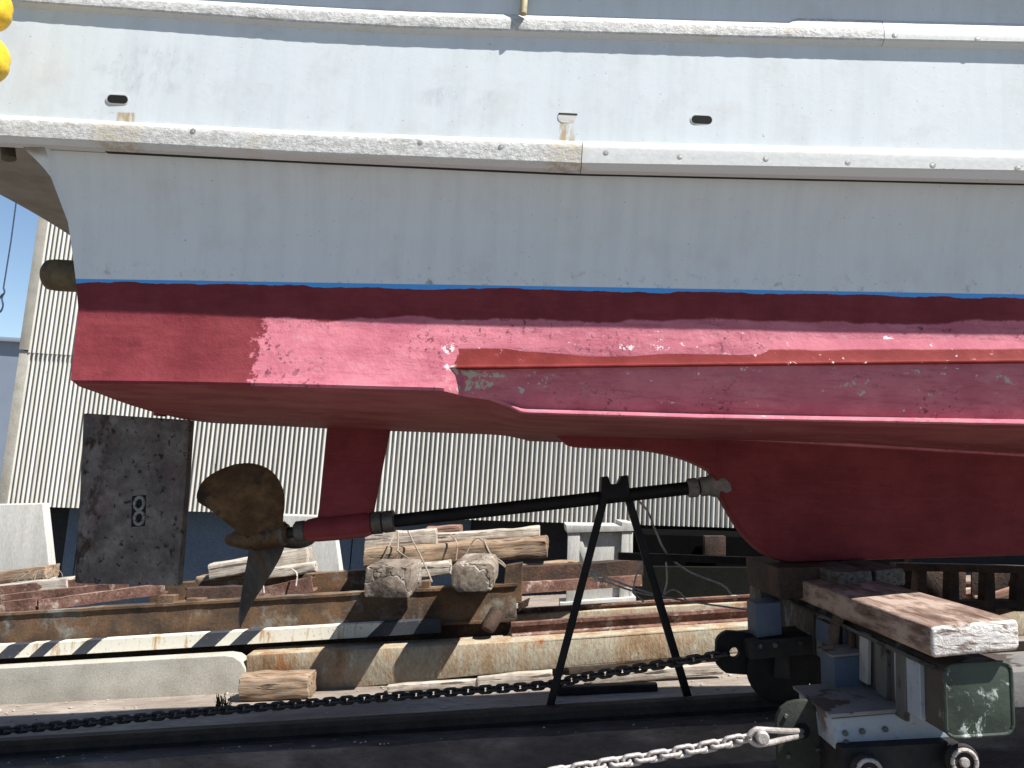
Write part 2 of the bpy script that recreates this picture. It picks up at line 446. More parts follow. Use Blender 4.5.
YST = 7.55
STZ = zline([(0, 659), (365, 637)], YST)
STRIPES = [(W(a, 650, YST).x, W(b, 645, YST).x) for a, b in ((-60, -25), (-5, 16), (30, 45), (72, 88), (191, 215), (229, 247), (366, 460))]  # last dark block paints the shade over the right end of the beam
M['stripe'] = stripe_mat()


# ------------------------------------------------------------------ mesh helpers
ORG = {}


def mk(name, bm, mat, parent=None, smooth=35, origin=None):
    """link bm (world coordinates) as one mesh object"""
    bmesh.ops.recalc_face_normals(bm, faces=bm.faces)
    me = bpy.data.meshes.new(name)
    if parent is not None: o0 = ORG[parent.name]
    elif origin is not None: o0 = V(origin)
    else:
        xs = [v.co for v in bm.verts]
        o0 = V(((min(c.x for c in xs) + max(c.x for c in xs)) / 2, (min(c.y for c in xs) + max(c.y for c in xs)) / 2, min(c.z for c in xs)))
    bmesh.ops.translate(bm, verts=bm.verts, vec=-o0)
    bm.to_mesh(me); bm.free()
    me.materials.append(mat)
    ob = bpy.data.objects.new(name, me); COL.objects.link(ob)
    if smooth:
        me.shade_smooth(); me.set_sharp_from_angle(angle=R(smooth))
    if parent is not None: ob.parent = parent
    else: ob.location = o0
    ORG[ob.name] = o0
    return ob


def tag(o, label=None, cat=None, group=None, kind=None):
    if label: o['label'] = label
    if cat: o['category'] = cat
    if group: o['group'] = group
    if kind: o['kind'] = kind
    return o


def thing(name, loc, label, cat, group=None):
    o = bpy.data.objects.new(name, None); COL.objects.link(o)
    o.empty_display_size = .1; o.location = loc; ORG[o.name] = V(loc)
    return tag(o, label, cat, group)


def loft(bm, rings, closed=True, caps=True):
    vs = [[bm.verts.new(p) for p in r] for r in rings]
    n = len(vs[0])
    for a, b in zip(vs, vs[1:]):
        for i in range(n if closed else n - 1):
            j = (i + 1) % n
            try: bm.faces.new((a[i], a[j], b[j], b[i]))
            except ValueError: pass
    if caps and closed:
        for r in (vs[0], vs[-1]):
            try: bm.faces.new(r)
            except ValueError: pass
    return vs


def frame(d):
    d = d.normalized(); up = V((0, 0, 1)) if abs(d.z) < .95 else V((0, 1, 0))
    s = d.cross(up).normalized(); return d, s, s.cross(d).normalized()


def tube(bm, pts, r, n=8, caps=True):
    pts = [V(p) for p in pts]; rings = []
    for i, p in enumerate(pts):
        d = (pts[min(i + 1, len(pts) - 1)] - pts[max(i - 1, 0)])
        _, s, u = frame(d)
        rr = r[i] if isinstance(r, (list, tuple)) else r
        rings.append([p + (s * cos(2 * pi * k / n) + u * sin(2 * pi * k / n)) * rr for k in range(n)])
    loft(bm, rings, True, caps)


def spline(pts, n=8):
    pts = [V(p) for p in pts]; out = []
    q = [pts[0] * 2 - pts[1]] + pts + [pts[-1] * 2 - pts[-2]]
    for i in range(1, len(q) - 2):
        for k in range(n):
            t = k / n
            a, b, c, d = q[i - 1:i + 3]
            out.append(.5 * ((2 * b) + (c - a) * t + (2 * a - 5 * b + 4 * c - d) * t * t + (3 * b - a - 3 * c + d) * t ** 3))
    out.append(pts[-1]); return out


def rrect(w, h, r, seg=3):
    pts = []
    for cx, cy, a0 in ((w / 2 - r, h / 2 - r, 0), (-w / 2 + r, h / 2 - r, 90), (-w / 2 + r, -h / 2 + r, 180), (w / 2 - r, -h / 2 + r, 270)):
        for k in range(seg + 1):
            a = R(a0 + 90 * k / seg); pts.append((cx + r * cos(a), cy + r * sin(a)))
    return pts


def prism(bm, poly, Y0, Y1, bevel=.006, seg=2, px=True, jit=0.0, cuts=0):
    """polygon seen at Y0 (pixels, or (x, z) when px is False), pushed straight back to Y1"""
    f = [W(a, b, Y0) if px else V((a, Y0, b)) for a, b in poly]
    n0 = len(bm.verts)
    tb = bmesh.new()
    a = [tb.verts.new(p) for p in f]; b = [tb.verts.new((p.x, Y1, p.z)) for p in f]
    n = len(f)
    tb.faces.new(a); tb.faces.new(b[::-1])
    for i in range(n): tb.faces.new((a[i], b[i], b[(i + 1) % n], a[(i + 1) % n]))
    bmesh.ops.recalc_face_normals(tb, faces=tb.faces)
    if bevel: bmesh.ops.bevel(tb, geom=[e for e in tb.edges if e.calc_face_angle(0) > R(25)], offset=bevel, segments=seg, profile=.6, affect='EDGES')
    if cuts:
        bmesh.ops.subdivide_edges(tb, edges=[e for e in tb.edges if e.calc_length() > .06], cuts=cuts, use_grid_fill=True)
    if jit:
        for v in tb.verts: v.co += (noise.noise_vector(v.co * 7) + noise.noise_vector(v.co * 25) * .5) * jit
    me = bpy.data.meshes.new('tmp'); tb.to_mesh(me); tb.free(); bm.from_mesh(me); bpy.data.meshes.remove(me)


def timber(name, p0, p1, w, h, mat, parent=None, r=.012, jit=.006, n=26, roll=0.0, taper=1.0, seed=0, smooth=40):
    """sawn or worn length between two points; local X runs along it (w across, h up)"""
    p0, p1 = V(p0), V(p1); d = p1 - p0; L = d.length
    x = d.normalized(); y = V((0, 0, 1)).cross(x).normalized(); z = x.cross(y)
    mw = Matrix((x, y, z)).transposed()
    if roll: mw = mw @ Matrix.Rotation(roll, 3, 'X')
    bm = bmesh.new(); rings = []
    prof = rrect(w, h, r, 3)
    # extra points along the flats so that wear shows
    full = []
    for i in range(len(prof)):
        a, b = prof[i], prof[(i + 1) % len(prof)]
        full.append(a)
        if (a[0] - b[0]) ** 2 + (a[1] - b[1]) ** 2 > (.03) ** 2:
            for k in (1, 2, 3): full.append((a[0] + (b[0] - a[0]) * k / 4, a[1] + (b[1] - a[1]) * k / 4))
    sd = V((seed * 3.7 + p0.x, p0.y * 2, p0.z))
    xs = [0, .006 / max(L, .05)] + [k / n for k in range(1, n)] + [1 - .006 / max(L, .05), 1]
    for k, t in enumerate(xs):
        sc_ = (1 + (taper - 1) * t) * (.93 if k in (0, len(xs) - 1) else 1)
        ring = []
        for a, b in full:
            q = V((t * L, a * sc_, b * sc_))
            dv = noise.noise_vector(q * 5 + sd) * jit + noise.noise_vector(V((q.x * 4, q.y * 30, q.z * 30)) + sd) * jit * .55
            dv.x *= 1.5 if k in (0, 1, len(xs) - 2, len(xs) - 1) else .2
            ring.append(q + dv)
        rings.append(ring)
    loft(bm, rings)
    bmesh.ops.recalc_face_normals(bm, faces=bm.faces)
    me = bpy.data.meshes.new(name); bm.to_mesh(me); bm.free(); me.materials.append(mat)
    me.shade_smooth(); me.set_sharp_from_angle(angle=R(smooth))
    ob = bpy.data.objects.new(name, me); COL.objects.link(ob)
    if parent is not None:
        ob.parent = parent; o = p0 - ORG[parent.name]
    else: o = p0
    ob.matrix_local = Matrix.Translation(o) @ mw.to_4x4()
    ORG[ob.name] = p0
    return ob


def section(name, p0, p1, prof, mat, parent=None, jit=.003, n=30, back=None):
    """steel section: 2D outline (y toward camera negative, z up) swept from p0 to p1"""
    p0, p1 = V(p0), V(p1); d = (p1 - p0); L = d.length; x = d.normalized()
    y = V((0, 0, 1)).cross(x).normalized(); z = x.cross(y)
    bm = bmesh.new(); rings = []
    for k in range(n + 1):
        c = p0 + d * (k / n)
        ring = []
        for a, b in prof:
            q = c + y * a + z * b
            ring.append(q + noise.noise_vector(q * 6) * jit)
        rings.append(ring)
    loft(bm, rings)
    return mk(name, bm, mat, parent, 30, None if parent else p0)


# ------------------------------------------------------------------ the setting
def yard_mat():
    t = NT('yard_ground'); p = t.pos(True); x, y, z = t.xyz(p)
    a = t.noise(t.sc(p, (.7, 1.5, 1)), 1.6, 8, .62); f = t.noise(p, 26, 6, .65); g = t.noise(p, 3.2, 6, .7)
    c = t.ramp(a, [(.3, (.15, .122, .10)), (.5, (.22, .185, .155)), (.7, (.31, .27, .23))])
    c = t.mix(t.ma('MULTIPLY', t.ss(t.noise(t.sc(p, (2, 6, 1)), 3, 8, .75), .44, .62), .6), c, (.13, .105, .09))
    c = t.mix(t.ss(g, .6, .7), c, (.17, .14, .11)); c = t.mix(t.ss(f, .58, .72), c, (.22, .19, .16))
    near_tone = t.mix(t.ss(f, .35, .65), (.13, .118, .105), (.19, .172, .155))  # unseen near ground, tone chosen for the light it bounces onto the hull
    c = t.mix(t.ss(t.ma('ADD', y, t.ma('MULTIPLY', g, .2)), 4.55, 4.6), near_tone, c)
    return t.fin(c, .9, 0, t.bump(t.ma('ADD', f, a), .5, .012), .25)


M['yard_ground'] = yard_mat()


def ground():
    bm = bmesh.new()
    xs = [-900, -200, -60, -25, -14] + [-13.6 + .4 * i for i in range(57)] + [9.2, 14, 30, 90, 300, 900]
    ys = [-300, -60, -15, -4] + [-2 + .5 * i for i in range(12)] + [4.2 + .12 * i for i in range(50)] + [10.5 + .8 * i for i in range(8)] + [25, 60, 200, 900]
    vs = [[bm.verts.new((x, y, gz(x) + (noise.noise(V((x * 1.3, y * 2.2, 0))) * .012 + noise.noise(V((x * 4, y * 6, 3))) * .008 if -8 < x < 6 and 0 < y < 12 else 0))) for x in xs] for y in ys]
    for a, b in zip(vs, vs[1:]):
        for i in range(len(xs) - 1): bm.faces.new((a[i], a[i + 1], b[i + 1], b[i]))
    o = mk('ground', bm, M['yard_ground'], None, 60, (0, 0, 0)); tag(o, kind='structure')


ground()

# near slip track: a low dark wall with a steel rail along its top
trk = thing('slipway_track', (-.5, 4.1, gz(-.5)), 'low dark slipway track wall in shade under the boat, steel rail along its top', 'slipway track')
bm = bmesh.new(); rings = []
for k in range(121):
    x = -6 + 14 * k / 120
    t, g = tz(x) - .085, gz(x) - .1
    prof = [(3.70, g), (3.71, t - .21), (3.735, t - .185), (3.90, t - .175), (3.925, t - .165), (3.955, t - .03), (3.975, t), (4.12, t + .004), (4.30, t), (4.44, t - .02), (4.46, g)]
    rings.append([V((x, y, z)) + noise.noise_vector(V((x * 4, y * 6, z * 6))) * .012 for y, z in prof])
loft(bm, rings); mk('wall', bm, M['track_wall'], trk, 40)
section('rail', (-6, 4.16, tz(-6) - .085), (8, 4.16, tz(8) - .085),
        [(-.055, 0), (.055, 0), (.055, .012), (.010, .020), (.010, .055), (.032, .06), (.032, .085), (-.032, .085), (-.032, .06), (-.010, .055), (-.010, .020), (-.055, .012)],
        M['steel_dark'], trk, .001, 60)

# ------------------------------------------------------------------ shed behind
YS = 12.3
PIT = .076
shed = thing('boat_shed', (1, YS, gz(1)), 'long boat shed clad in pale vertical corrugated steel with a grey corner board', 'shed')
zt = 6.8


def shed_bottom(x):
    a, b = W(180, 511, YS), W(740, 528, YS)
    return a.z + (b.z - a.z) * (x - a.x) / (b.x - a.x)


xl = W(8, 505, YS).x
lap = W(40, 352.5, YS).z
XR = 12.0


def corr(bm, x0, x1, zb, zt_, y0, per=14, tilt=0.0):
    n = int((x1 - x0) / PIT * per)
    for k in range(n + 1):
        x = x0 + (x1 - x0) * k / n
        y = y0 - .038 * math.tanh(2.6 * (sin(2 * pi * x / PIT) + .06))
        rows = [(zb(x) if callable(zb) else zb), zt_]
        yield [V((x, y, rows[0])), V((x, y - tilt, rows[1]))]


bm = bmesh.new()
loft(bm, list(corr(bm, xl, XR, shed_bottom, lap + .01, YS)), False, False)
mk('wall_sheet', bm, M['corr'], shed, 60)
bm = bmesh.new()
loft(bm, list(corr(bm, xl, XR, lap - .02, zt, YS - .022)), False, False)
mk('wall_sheet', bm, M['corr'], shed, 60)
# corner boards
for z0, z1, dy in ((shed_bottom(xl) - .05, lap, 0), (lap + .02, zt, -.022)):
    bm = bmesh.new()
    prism(bm, [(xl - .16, z0), (xl + .01, z0), (xl + .01, z1), (xl - .16, z1)], YS - .045 + dy, YS + .12, .008, 2, False)
    mk('corner_board', bm, M['concrete'], shed)
bm = bmesh.new()
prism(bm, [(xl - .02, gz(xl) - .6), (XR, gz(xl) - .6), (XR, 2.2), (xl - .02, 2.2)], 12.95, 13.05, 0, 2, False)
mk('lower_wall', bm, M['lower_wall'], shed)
bm = bmesh.new()
prism(bm, [(xl + .02, gz(xl) - .6), (xl + .12, gz(xl) - .6), (xl + .12, zt), (xl + .02, zt)], YS + .06, 22, 0, 2, False)
mk('end_wall', bm, M['corr'], shed)
bm = bmesh.new()
loft(bm, [[V((x, YS - .25, zt - .08)), V((x, YS - .25, zt)), V((x, 17.3, zt + 2.2)), V((x, 22.3, zt)), V((x, 22.3, zt - .08)), V((x, 17.3, zt + 2.1))] for x in (xl - .3, XR + .3)])
mk('roof', bm, M['roof_grey'], shed)
# blue sliding doors in the shaded bottom strip
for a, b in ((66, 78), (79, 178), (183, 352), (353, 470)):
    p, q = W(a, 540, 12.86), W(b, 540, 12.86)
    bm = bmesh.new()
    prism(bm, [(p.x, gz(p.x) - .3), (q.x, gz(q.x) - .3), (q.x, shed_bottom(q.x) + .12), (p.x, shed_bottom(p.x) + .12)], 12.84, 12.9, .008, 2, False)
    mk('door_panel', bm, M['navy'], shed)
# dim posts and a beam inside the open bay on the right
for a in (648, 700, 760, 905):
    p = W(a, 560, 12.8)
    bm = bmesh.new(); prism(bm, [(p.x - .06, gz(p.x) - .2), (p.x + .06, gz(p.x) - .2), (p.x + .06, shed_bottom(p.x) + .1), (p.x - .06, shed_bottom(p.x) + .1)], 12.7, 12.85, .006, 2, False)
    mk('bay_post', bm, M['rust_dark'], shed)

# far building at the left edge
YF = 45
fb = thing('far_building', (W(-150, 480, YF).x, YF, gz(-14)), 'grey distant building with plain wall beyond the shed corner at left', 'building')
bm = bmesh.new(); a, b = W(-420, 310, YF), W(120, 343, YF)
zf = W(10, 337, YF).z
prism(bm, [(a.x, gz(-14)), (b.x, gz(-14)), (b.x, zf - .25), (a.x, zf - .25)], YF + .3, YF + 12, .02, 1, False); mk('wall', bm, M['roof_grey'], fb)
bm = bmesh.new(); prism(bm, [(a.x - .4, zf - .28), (b.x + .4, zf - .28), (b.x + .4, zf), (a.x - .4, zf)], YF, YF + 12.4, .03, 2, False); mk('roof', bm, M['roof_grey'], fb)
for k in range(2, 2):
    bm = bmesh.new(); x = a.x + 3 + k * 4.6
    prism(bm, [(x, zf - 3), (x + 1.6, zf - 3), (x + 1.6, zf - 1.6), (x, zf - 1.6)], YF + .24, YF + .34, .02, 1, False); mk('window', bm, M['lower_wall'], fb)

# overhead wire with a loose tail hanging from it
pole_x = -13.0
top = W(20, 160, 11.0); zw = 6.2
pl = thing('utility_pole', (pole_x, 11.0, gz(pole_x)), 'wooden utility pole carrying the overhead wire beyond the left edge', 'pole')
bm = bmesh.new(); tube(bm, [(pole_x, 11, gz(pole_x)), (pole_x, 11, 7)], [.14, .10], 12); mk('shaft', bm, M['wood_grey'], pl)
bm = bmesh.new(); prism(bm, [(pole_x - .6, 6.5), (pole_x + .6, 6.5), (pole_x + .6, 6.6), (pole_x - .6, 6.6)], 10.88, 10.94, .01, 1, False); mk('crossarm', bm, M['wood_grey'], pl)
hc = thing('hanging_cable', tuple(W(1, 312, 11.0)), 'thin dark cable with a small hook hanging against the blue sky', 'cable')
pa, pb = W(17, 196, 11.0), W(3.5, 288, 11.0)
bm = bmesh.new()
tube(bm, spline([(pole_x + .5, 11, 6.55), (-10, 11, 6.3), (pa.x + .12, 11, 6.25), (xl + .1, 12.2, 6.5)], 10), .010, 6)
mk('overhead_wire', bm, M['cable'], hc)
bm = bmesh.new(); tube(bm, [(pa.x + .12, 11, 6.25), pa, (pa + pb) / 2 + V((.01, 0, 0)), pb], .011, 6); mk('drop_line', bm, M['cable'], hc)
bm = bmesh.new(); tube(bm, spline([pb, W(4.5, 292, 11), W(2, 298, 11), W(3, 306, 11), W(0, 312, 11), W(-3, 310, 11), W(-1, 300, 11), W(2.5, 294, 11)], 6), .013, 6); mk('hook', bm, M['cable'], hc)

# ------------------------------------------------------------------ the boat
YC = 4.25


def interp(tab, x):
    if x <= tab[0][0]: a, b = tab[0], tab[1]
    elif x >= tab[-1][0]: a, b = tab[-2], tab[-1]
    else:
        for a, b in zip(tab, tab[1:]):
            if a[0] <= x <= b[0]: break
    return a[1] + (b[1] - a[1]) * (x - a[0]) / (b[0] - a[0])


def sstep(a, b, x):
    t = max(0, min(1, (x - a) / (b - a))); return t * t * (3 - 2 * t)


def yr(x):             # outer face of the lower rub rail
    base = 3.02 - .03 * x
    if x > 2.4: base += (YC - 3.0) * min(1, ((x - 2.4) / 4.6)) ** 2.2
    return min(base, YC - .02)


def line(pts, Y):
    return [(p.x, p.z) for p in (W(a, b, Y) for a, b in pts)]


Lrt = line([(0, 110), (300, 130), (582, 144), (1024, 160)], 3.02)      # rail: top edge
Lrb = line([(0, 129), (300, 149), (582, 164), (1024, 177)], 3.02)      # rail: lower edge of face
Lru = line([(0, 134), (300, 153), (582, 169), (1024, 184)], 3.03)      # rail: underside
Lut = line([(155, -10), (300, 1), (400, 8), (724, 24), (1024, 37)], 3.0)   # upper rail: top of face
Lub = line([(155, 4), (300, 17), (400, 24), (724, 39), (1024, 51)], 3.0)
Lsh = line([(80, 306), (512, 323), (1024, 334)], 3.19)
Lch = line([(75, 383), (250, 387)], 3.23) + line([(440, 391), (488, 397)], 3.17) + line([(522, 411), (700, 417), (1024, 424)], 3.17)
Lst = line([(447, 340), (700, 339), (1024, 336)], 3.14)
Lse = line([(447, 365), (700, 363), (1024, 361)], 3.12)
Lsu = line([(447, 367), (700, 365.5), (1024, 364)], 3.14)
Lkb = line([(180, 419), (325, 428), (560, 436)], YC)                   # bottom on the centreline
XT = [(p.z, p.x) for p in (W(a, b, 3.25) for a, b in ((77, 388), (74, 370), (70, 290), (66, 240), (63, 196), (63, 150)))]
XT.sort()
x_tr = W(70, 290, 3.265).x
CAPD = .055 + W(1024, 3, 3.0).z - interp(Lut, W(1024, 37, 3.0).x)
cz = lambda x: interp(Lut, x) + CAPD
soff = lambda x: interp([(-1.9, .222), (0, .210), (2.0, .205)], max(-2.6, min(2.2, x)))
Xs1, Xs2 = W(444, 380, 3.15).x, W(466, 400, 3.15).x


def profile(x):
    """near-side section at x, from the bulwark top down to the centreline: list of (y, z)"""
    yo = yr(x); s = soff(x)
    zr, zs, zc = interp(Lru, x), interp(Lsh, x), interp(Lch, x)
    f = sstep(Xs1, Xs2, x)
    pts = [(yo + .035, cz(x) + .06), (yo + .033, interp(Lub, x)), (yo + .03, interp(Lrt, x) + .1), (yo + .03, interp(Lrb, x)), (yo + .05, zr + .004)]
    for t, k in ((0.0, .36), (.07, .50), (.16, .63), (.28, .75), (.42, .85), (.58, .92), (.76, .97), (.9, .99), (1, 1)):
        pts.append((yo + s * k, zr + (zs - zr) * t))
    for t, ka, kb in ((.15, -.012, -.012), (.3, -.026, -.025), (.45, -.040, -.024), (.6, -.053, -.006), (.75, -.066, .010), (.88, -.079, .024), (.96, -.092, .034), (1, -.088, .040)):
        pts.append((yo + s + ka + (kb - ka) * f, zs + (zc - zs) * t))
    yl, zl = pts[-1]
    zk = interp(Lkb, min(x, 1.6))
    zk = min(zk, zl - .02) + .05 * max(0, x - 2.5) ** 1.5
    for t in (.02, .06, .14, .28, .45, .65, .82, .94, 1):
        b = -.012 * sin(pi * t) if t > .1 else -.006
        pts.append((yl + (YC - yl) * t, zl + (zk - zl) * (t ** .8) + b))
    return [(min(y, YC), z) for y, z in pts]


boat = thing('fishing_boat', (0, YC, W(800, 563, YC).z), 'white fishing boat with red bottom and thin blue waterline, hauled out on a cradle', 'boat')
MIR = lambda p: V((p.x, 2 * YC - p.y, p.z))
xs = [x_tr + .02 * i for i in range(10)] + [x_tr + .2 + .035 * i for i in range(115)]
while xs[-1] < 7.2: xs.append(xs[-1] + .15)
rings = []
for i, x in enumerate(xs):
    row = []
    for (y, z) in profile(x):
        sh = (interp(XT, max(XT[0][0], min(XT[-1][0], z))) - x_tr) * max(0, 1 - (x - x_tr) / .5)
        q = V((x + sh, y + yr(x + sh) - yr(x), z))
        if i == 0 and z < interp(Lch, x) + .01: q.x += .02
        if z < interp(Lrb, x): q.y += (noise.noise(q * 2.2) * .0035 + noise.noise(q * 9) * .0008) * min(1, (x - x_tr) / .2)
        row.append(q)
    rings.append(row)
bm = bmesh.new()
full = [r + [MIR(p) for p in r[-2::-1]] for r in rings]
vv = loft(bm, full, False, False)
# transom
n = len(rings[0])
v0 = vv[0]
for i in range(4, n - 1):
    bm.faces.new((v0[i], v0[i + 1], v0[len(v0) - 2 - i], v0[len(v0) - 1 - i])) if i < n - 2 else bm.faces.new((v0[i], v0[i + 1], v0[len(v0) - 1 - i]))
# stern overhang: side strip with its cove, cambered underside, aft bulkhead
ARC = [(62, 200), (61, 190), (57, 181), (51.5, 173), (45, 165.5), (38, 158.5), (30, 152), (22, 147), (12, 142.5), (0, 139.5), (-40, 139), (-90, 138), (-135, 137)]
arc = [W(a, b, 3.25) for a, b in ARC]
arc[0] = rings[0][9].copy()
del arc[1]
NI = 9
und, sid = [], []
for p in arc:
    yo = yr(p.x); sd = []
    zr = interp(Lru, p.x)
    xx = p.x
    y1 = yo + soff(-1.9) * (.36 + .45 * max(0, min(1, (zr - p.z) / .28)))
    prof = [(yo + .035, cz(p.x) + .06), (yo + .033, interp(Lub, xx)), (yo + .03, interp(Lrt, xx) + .1), (yo + .03, interp(Lrb, xx)), (yo + .05, zr + .004)]
    for k in range(5):
        t = k / 4; prof.append((yo + .05 + (y1 - yo - .05) * t ** .6, zr + (p.z - zr) * t))
    prof = [V((xx, y, z)) for y, z in prof]
    if p is arc[0]: prof = [q.copy() for q in rings[0][:10]]; y1 = prof[-1].y
    cr = sstep(x_tr, -2.5, xx) * .07
    for k in range(1, NI + 1):
        t = k / NI; prof.append(V((xx, y1 + (YC - y1) * t, p.z + cr * (1 - (1 - t) ** 2))))
    sid.append(prof)
fs = [r + [MIR(p) for p in r[-2::-1]] for r in sid]
va = loft(bm, fs, False, False)
last = va[-1]
bm.faces.new(last)
bmesh.ops.remove_doubles(bm, verts=bm.verts, dist=.003)
# joint strip between hull and overhang above the cove top
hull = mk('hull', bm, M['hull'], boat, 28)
# deck
bm = bmesh.new()
dk = []
for x in [-2.55, -2.2] + xs[::6]:
    y = yr(x) + .06
    dk.append([V((x, y, 2.86)), V((x, YC, 2.92)), V((x, 2 * YC - y, 2.86))])
loft(bm, dk, False, False); mk('deck', bm, M['rail_new'], boat)


def sweep_rail(name, pts, x0, x1, mat, jit, step=.02, mirror=True):
    obs = []
    for side in ((0, 1) if mirror else (0,)):
        bm = bmesh.new(); rr = []
        nn = max(2, int((x1 - x0) / step))
        for k in range(nn + 1):
            x = x0 + (x1 - x0) * k / nn
            ring = []; P_ = pts(x); yo_ = min(a for a, _ in P_)
            for y, z in P_:
                q = V((x, y, z))
                if jit and abs(y - yo_) < .008:
                    q.y += (noise.noise(q * 28) * .5 + noise.noise(q * 60) * .3) * jit
                    q.z += noise.noise(q * 24 + V((5, 0, 0))) * jit * .4
                ring.append(MIR(q) if side else q)
            rr.append(ring)
        loft(bm, rr); obs.append(mk(name, bm, mat, boat, 24))
    return obs[0]


def low_prof(x):
    yo, t, b, u = yr(x), interp(Lrt, x), interp(Lrb, x), interp(Lru, x)
    return [(yo + .06, t + .026), (yo + .026, t + .022), (yo + .006, t + .002), (yo + .0015, t - .006), (yo, t - .02), (yo, (t + b) / 2), (yo, b + .004), (yo + .005, b - .003), (yo + .028, u), (yo + .07, u - .002)]


def seam_prof(x):
    yo, u = yr(x), interp(Lru, x)
    return [(yo + .060, u + .004), (yo + .060, u - .0028), (yo + .10, u - .0032), (yo + .10, u + .004)]


def up_prof(x):
    yo, t, b = yr(x) + .006, interp(Lut, x), interp(Lub, x)
    hi = .035 + .02 * sstep(W(790, 20, 3).x, W(797, 20, 3).x, x)
    return [(yo + .06, t + hi + .01), (yo + .026, t + hi), (yo + .003, t + .003), (yo, t - .006), (yo, (t + b) / 2), (yo, b + .022), (yo + .004, b + .014), (yo + .028, b), (yo + .06, b)]


sweep_rail('cap_rail', lambda x: [(yr(x) + .07, cz(x)), (yr(x) - .026, cz(x)), (yr(x) - .030, cz(x) + .004), (yr(x) - .030, cz(x) + .055), (yr(x), cz(x) + .065), (yr(x) + .2, cz(x) + .07), (yr(x) + .2, cz(x) + .05)], -2.87, 6.9, M['rail_new'], .0006, .05)
xj = W(582, 155, 3.0).x
sweep_rail('rail_seam', seam_prof, -1.95, 6.8, M['steel_dark'], 0, .1)
r1 = sweep_rail('rub_rail', low_prof, -2.87, xj - .0015, M['rail_worn'], .0022)
r2 = sweep_rail('rub_rail', low_prof, xj + .0015, 6.9, M['rail_new'], .0006)
xk = W(885, 40, 2.98).x
u1 = sweep_rail('bulwark_rail', up_prof, -2.87, xk - .0012, M['rail_worn'], .0025)
u2 = sweep_rail('bulwark_rail', up_prof, xk + .0012, 6.9, M['rail_new'], .0006)


def disc(bm, c, r, depth, ax=V((0, -1, 0)), n=14, dome=.4):
    _, s, u = frame(ax)
    ring = lambda rr, d: [c + ax * d + (s * cos(2 * pi * k / n) + u * sin(2 * pi * k / n)) * rr for k in range(n)]
    loft(bm, [ring(r, -.004), ring(r, depth * .5), ring(r * .85, depth * .9), ring(r * .3, depth)])


for px_, py_, rail in ((193, 131, r1), (420, 143, r1), (501, 147, r1), (606, 153, r2), (680, 157, r2), (766, 159, r2), (848, 162.5, r2), (933, 165, r2), (1018, 168, r2), (895, 35, u2), (978, 38.5, u2)):
    p = W(px_, py_, 3.0); y = yr(p.x) + (.006 if rail is u2 else 0)
    p = W(px_, py_, y)
    bm = bmesh.new(); disc(bm, p, .012, .0006); mk('washer', bm, M['bolt'], rail)
    bm = bmesh.new(); disc(bm, p + V((0, -.0004, 0)), .0072, .0006); mk('bolt', bm, M['galv'], rail)


def capsule(bm, px_, py_, w, h, Y0, Y1, k=8):
    pts = []
    r = h / 2
    for sx, a0 in ((1, -90), (-1, 90)):
        for i in range(k + 1):
            a = R(a0 + 180 * i / k); pts.append((px_ + sx * (w / 2 - r) + r * cos(a), py_ - r * sin(a) + .05 * (sx * (w / 2 - r) + r * cos(a))))
    prism(bm, pts, Y0, Y1, 0)


for px_, py_, m in ((117.5, 99, 'hole'), (702, 119.5, 'hole'), (568, 117.5, 'rail_new')):
    y = yr(W(px_, py_, 3).x) + .03
    bm = bmesh.new(); capsule(bm, px_, py_, 23 if m == 'hole' else 20, 10.5, y - .0008, y + .02)
    rim = mk('scupper', bm, M['rail_new'], boat, 30)
    if m == 'hole': bm = bmesh.new(); capsule(bm, px_, py_, 20.5, 8, y - .002, y + .02); mk('opening', bm, M['hole'], rim, 30)
    else: bm = bmesh.new(); capsule(bm, px_, py_ - 3.6, 19, 1.6, y - .0018, y + .02); mk('seam', bm, M['steel_dark'], rim, 30)
# stanchion foot above the upper rail
bm = bmesh.new(); p = W(523, 14, 3.02); tube(bm, [p, p + V((0, .0, .16))], .016, 12); mk('stanchion', bm, plain('stained_pipe', (.42, .36, .22), .5), boat)

# strake and chine rail, both sides
x0 = W(447, 360, 3.12).x


def hull_y(x, z):
    pr = profile(x)
    for (ya, za), (yb, zb) in zip(pr, pr[1:]):
        if zb <= z <= za and za - zb > 1e-6: return ya + (yb - ya) * (za - z) / (za - zb)
    return pr[10][0]


def strake_prof(x):
    s, u, e = interp(Lst, x), interp(Lsu, x), interp(Lse, x)
    y0, y2 = hull_y(x, s), hull_y(x, u)
    yo = hull_y(x, s) - .026 - .012 * sstep(0, 1.5, x)
    return [(y0 + .02, s + .006), (y0 - .0005, s - .001), (y0 * .62 + (yo + .012) * .38, s * .6 + (e + .02) * .4), (yo + .013, e + .020), (yo + .008, e + .010), (yo, e + .004), (yo, e - .001), (yo + .006, u + .004), (y2 + .02, u)]


sweep_rail('spray_strake', strake_prof, x0, 4.6, M['strake'], .002)
xc0 = W(492, 405, 3.17).x


def chine_prof(x):
    f = sstep(xc0, xc0 + .16, x)
    z = interp(Lch, x) + .014 * (1 - f); y = profile(x)[21][0] if x > Xs2 else profile(x)[21][0]
    yo = yr(x) + soff(x) - .016 + .05 * (1 - f)
    return [(y + .03, z + .030), (yo + .022, z + .014), (yo + .002, z + .006), (yo - .001, z + .000), (yo + .004, z - .007), (y + .04, z - .012)]


sweep_rail('chine_rail', chine_prof, xc0, 4.6, M['hull'], .001)

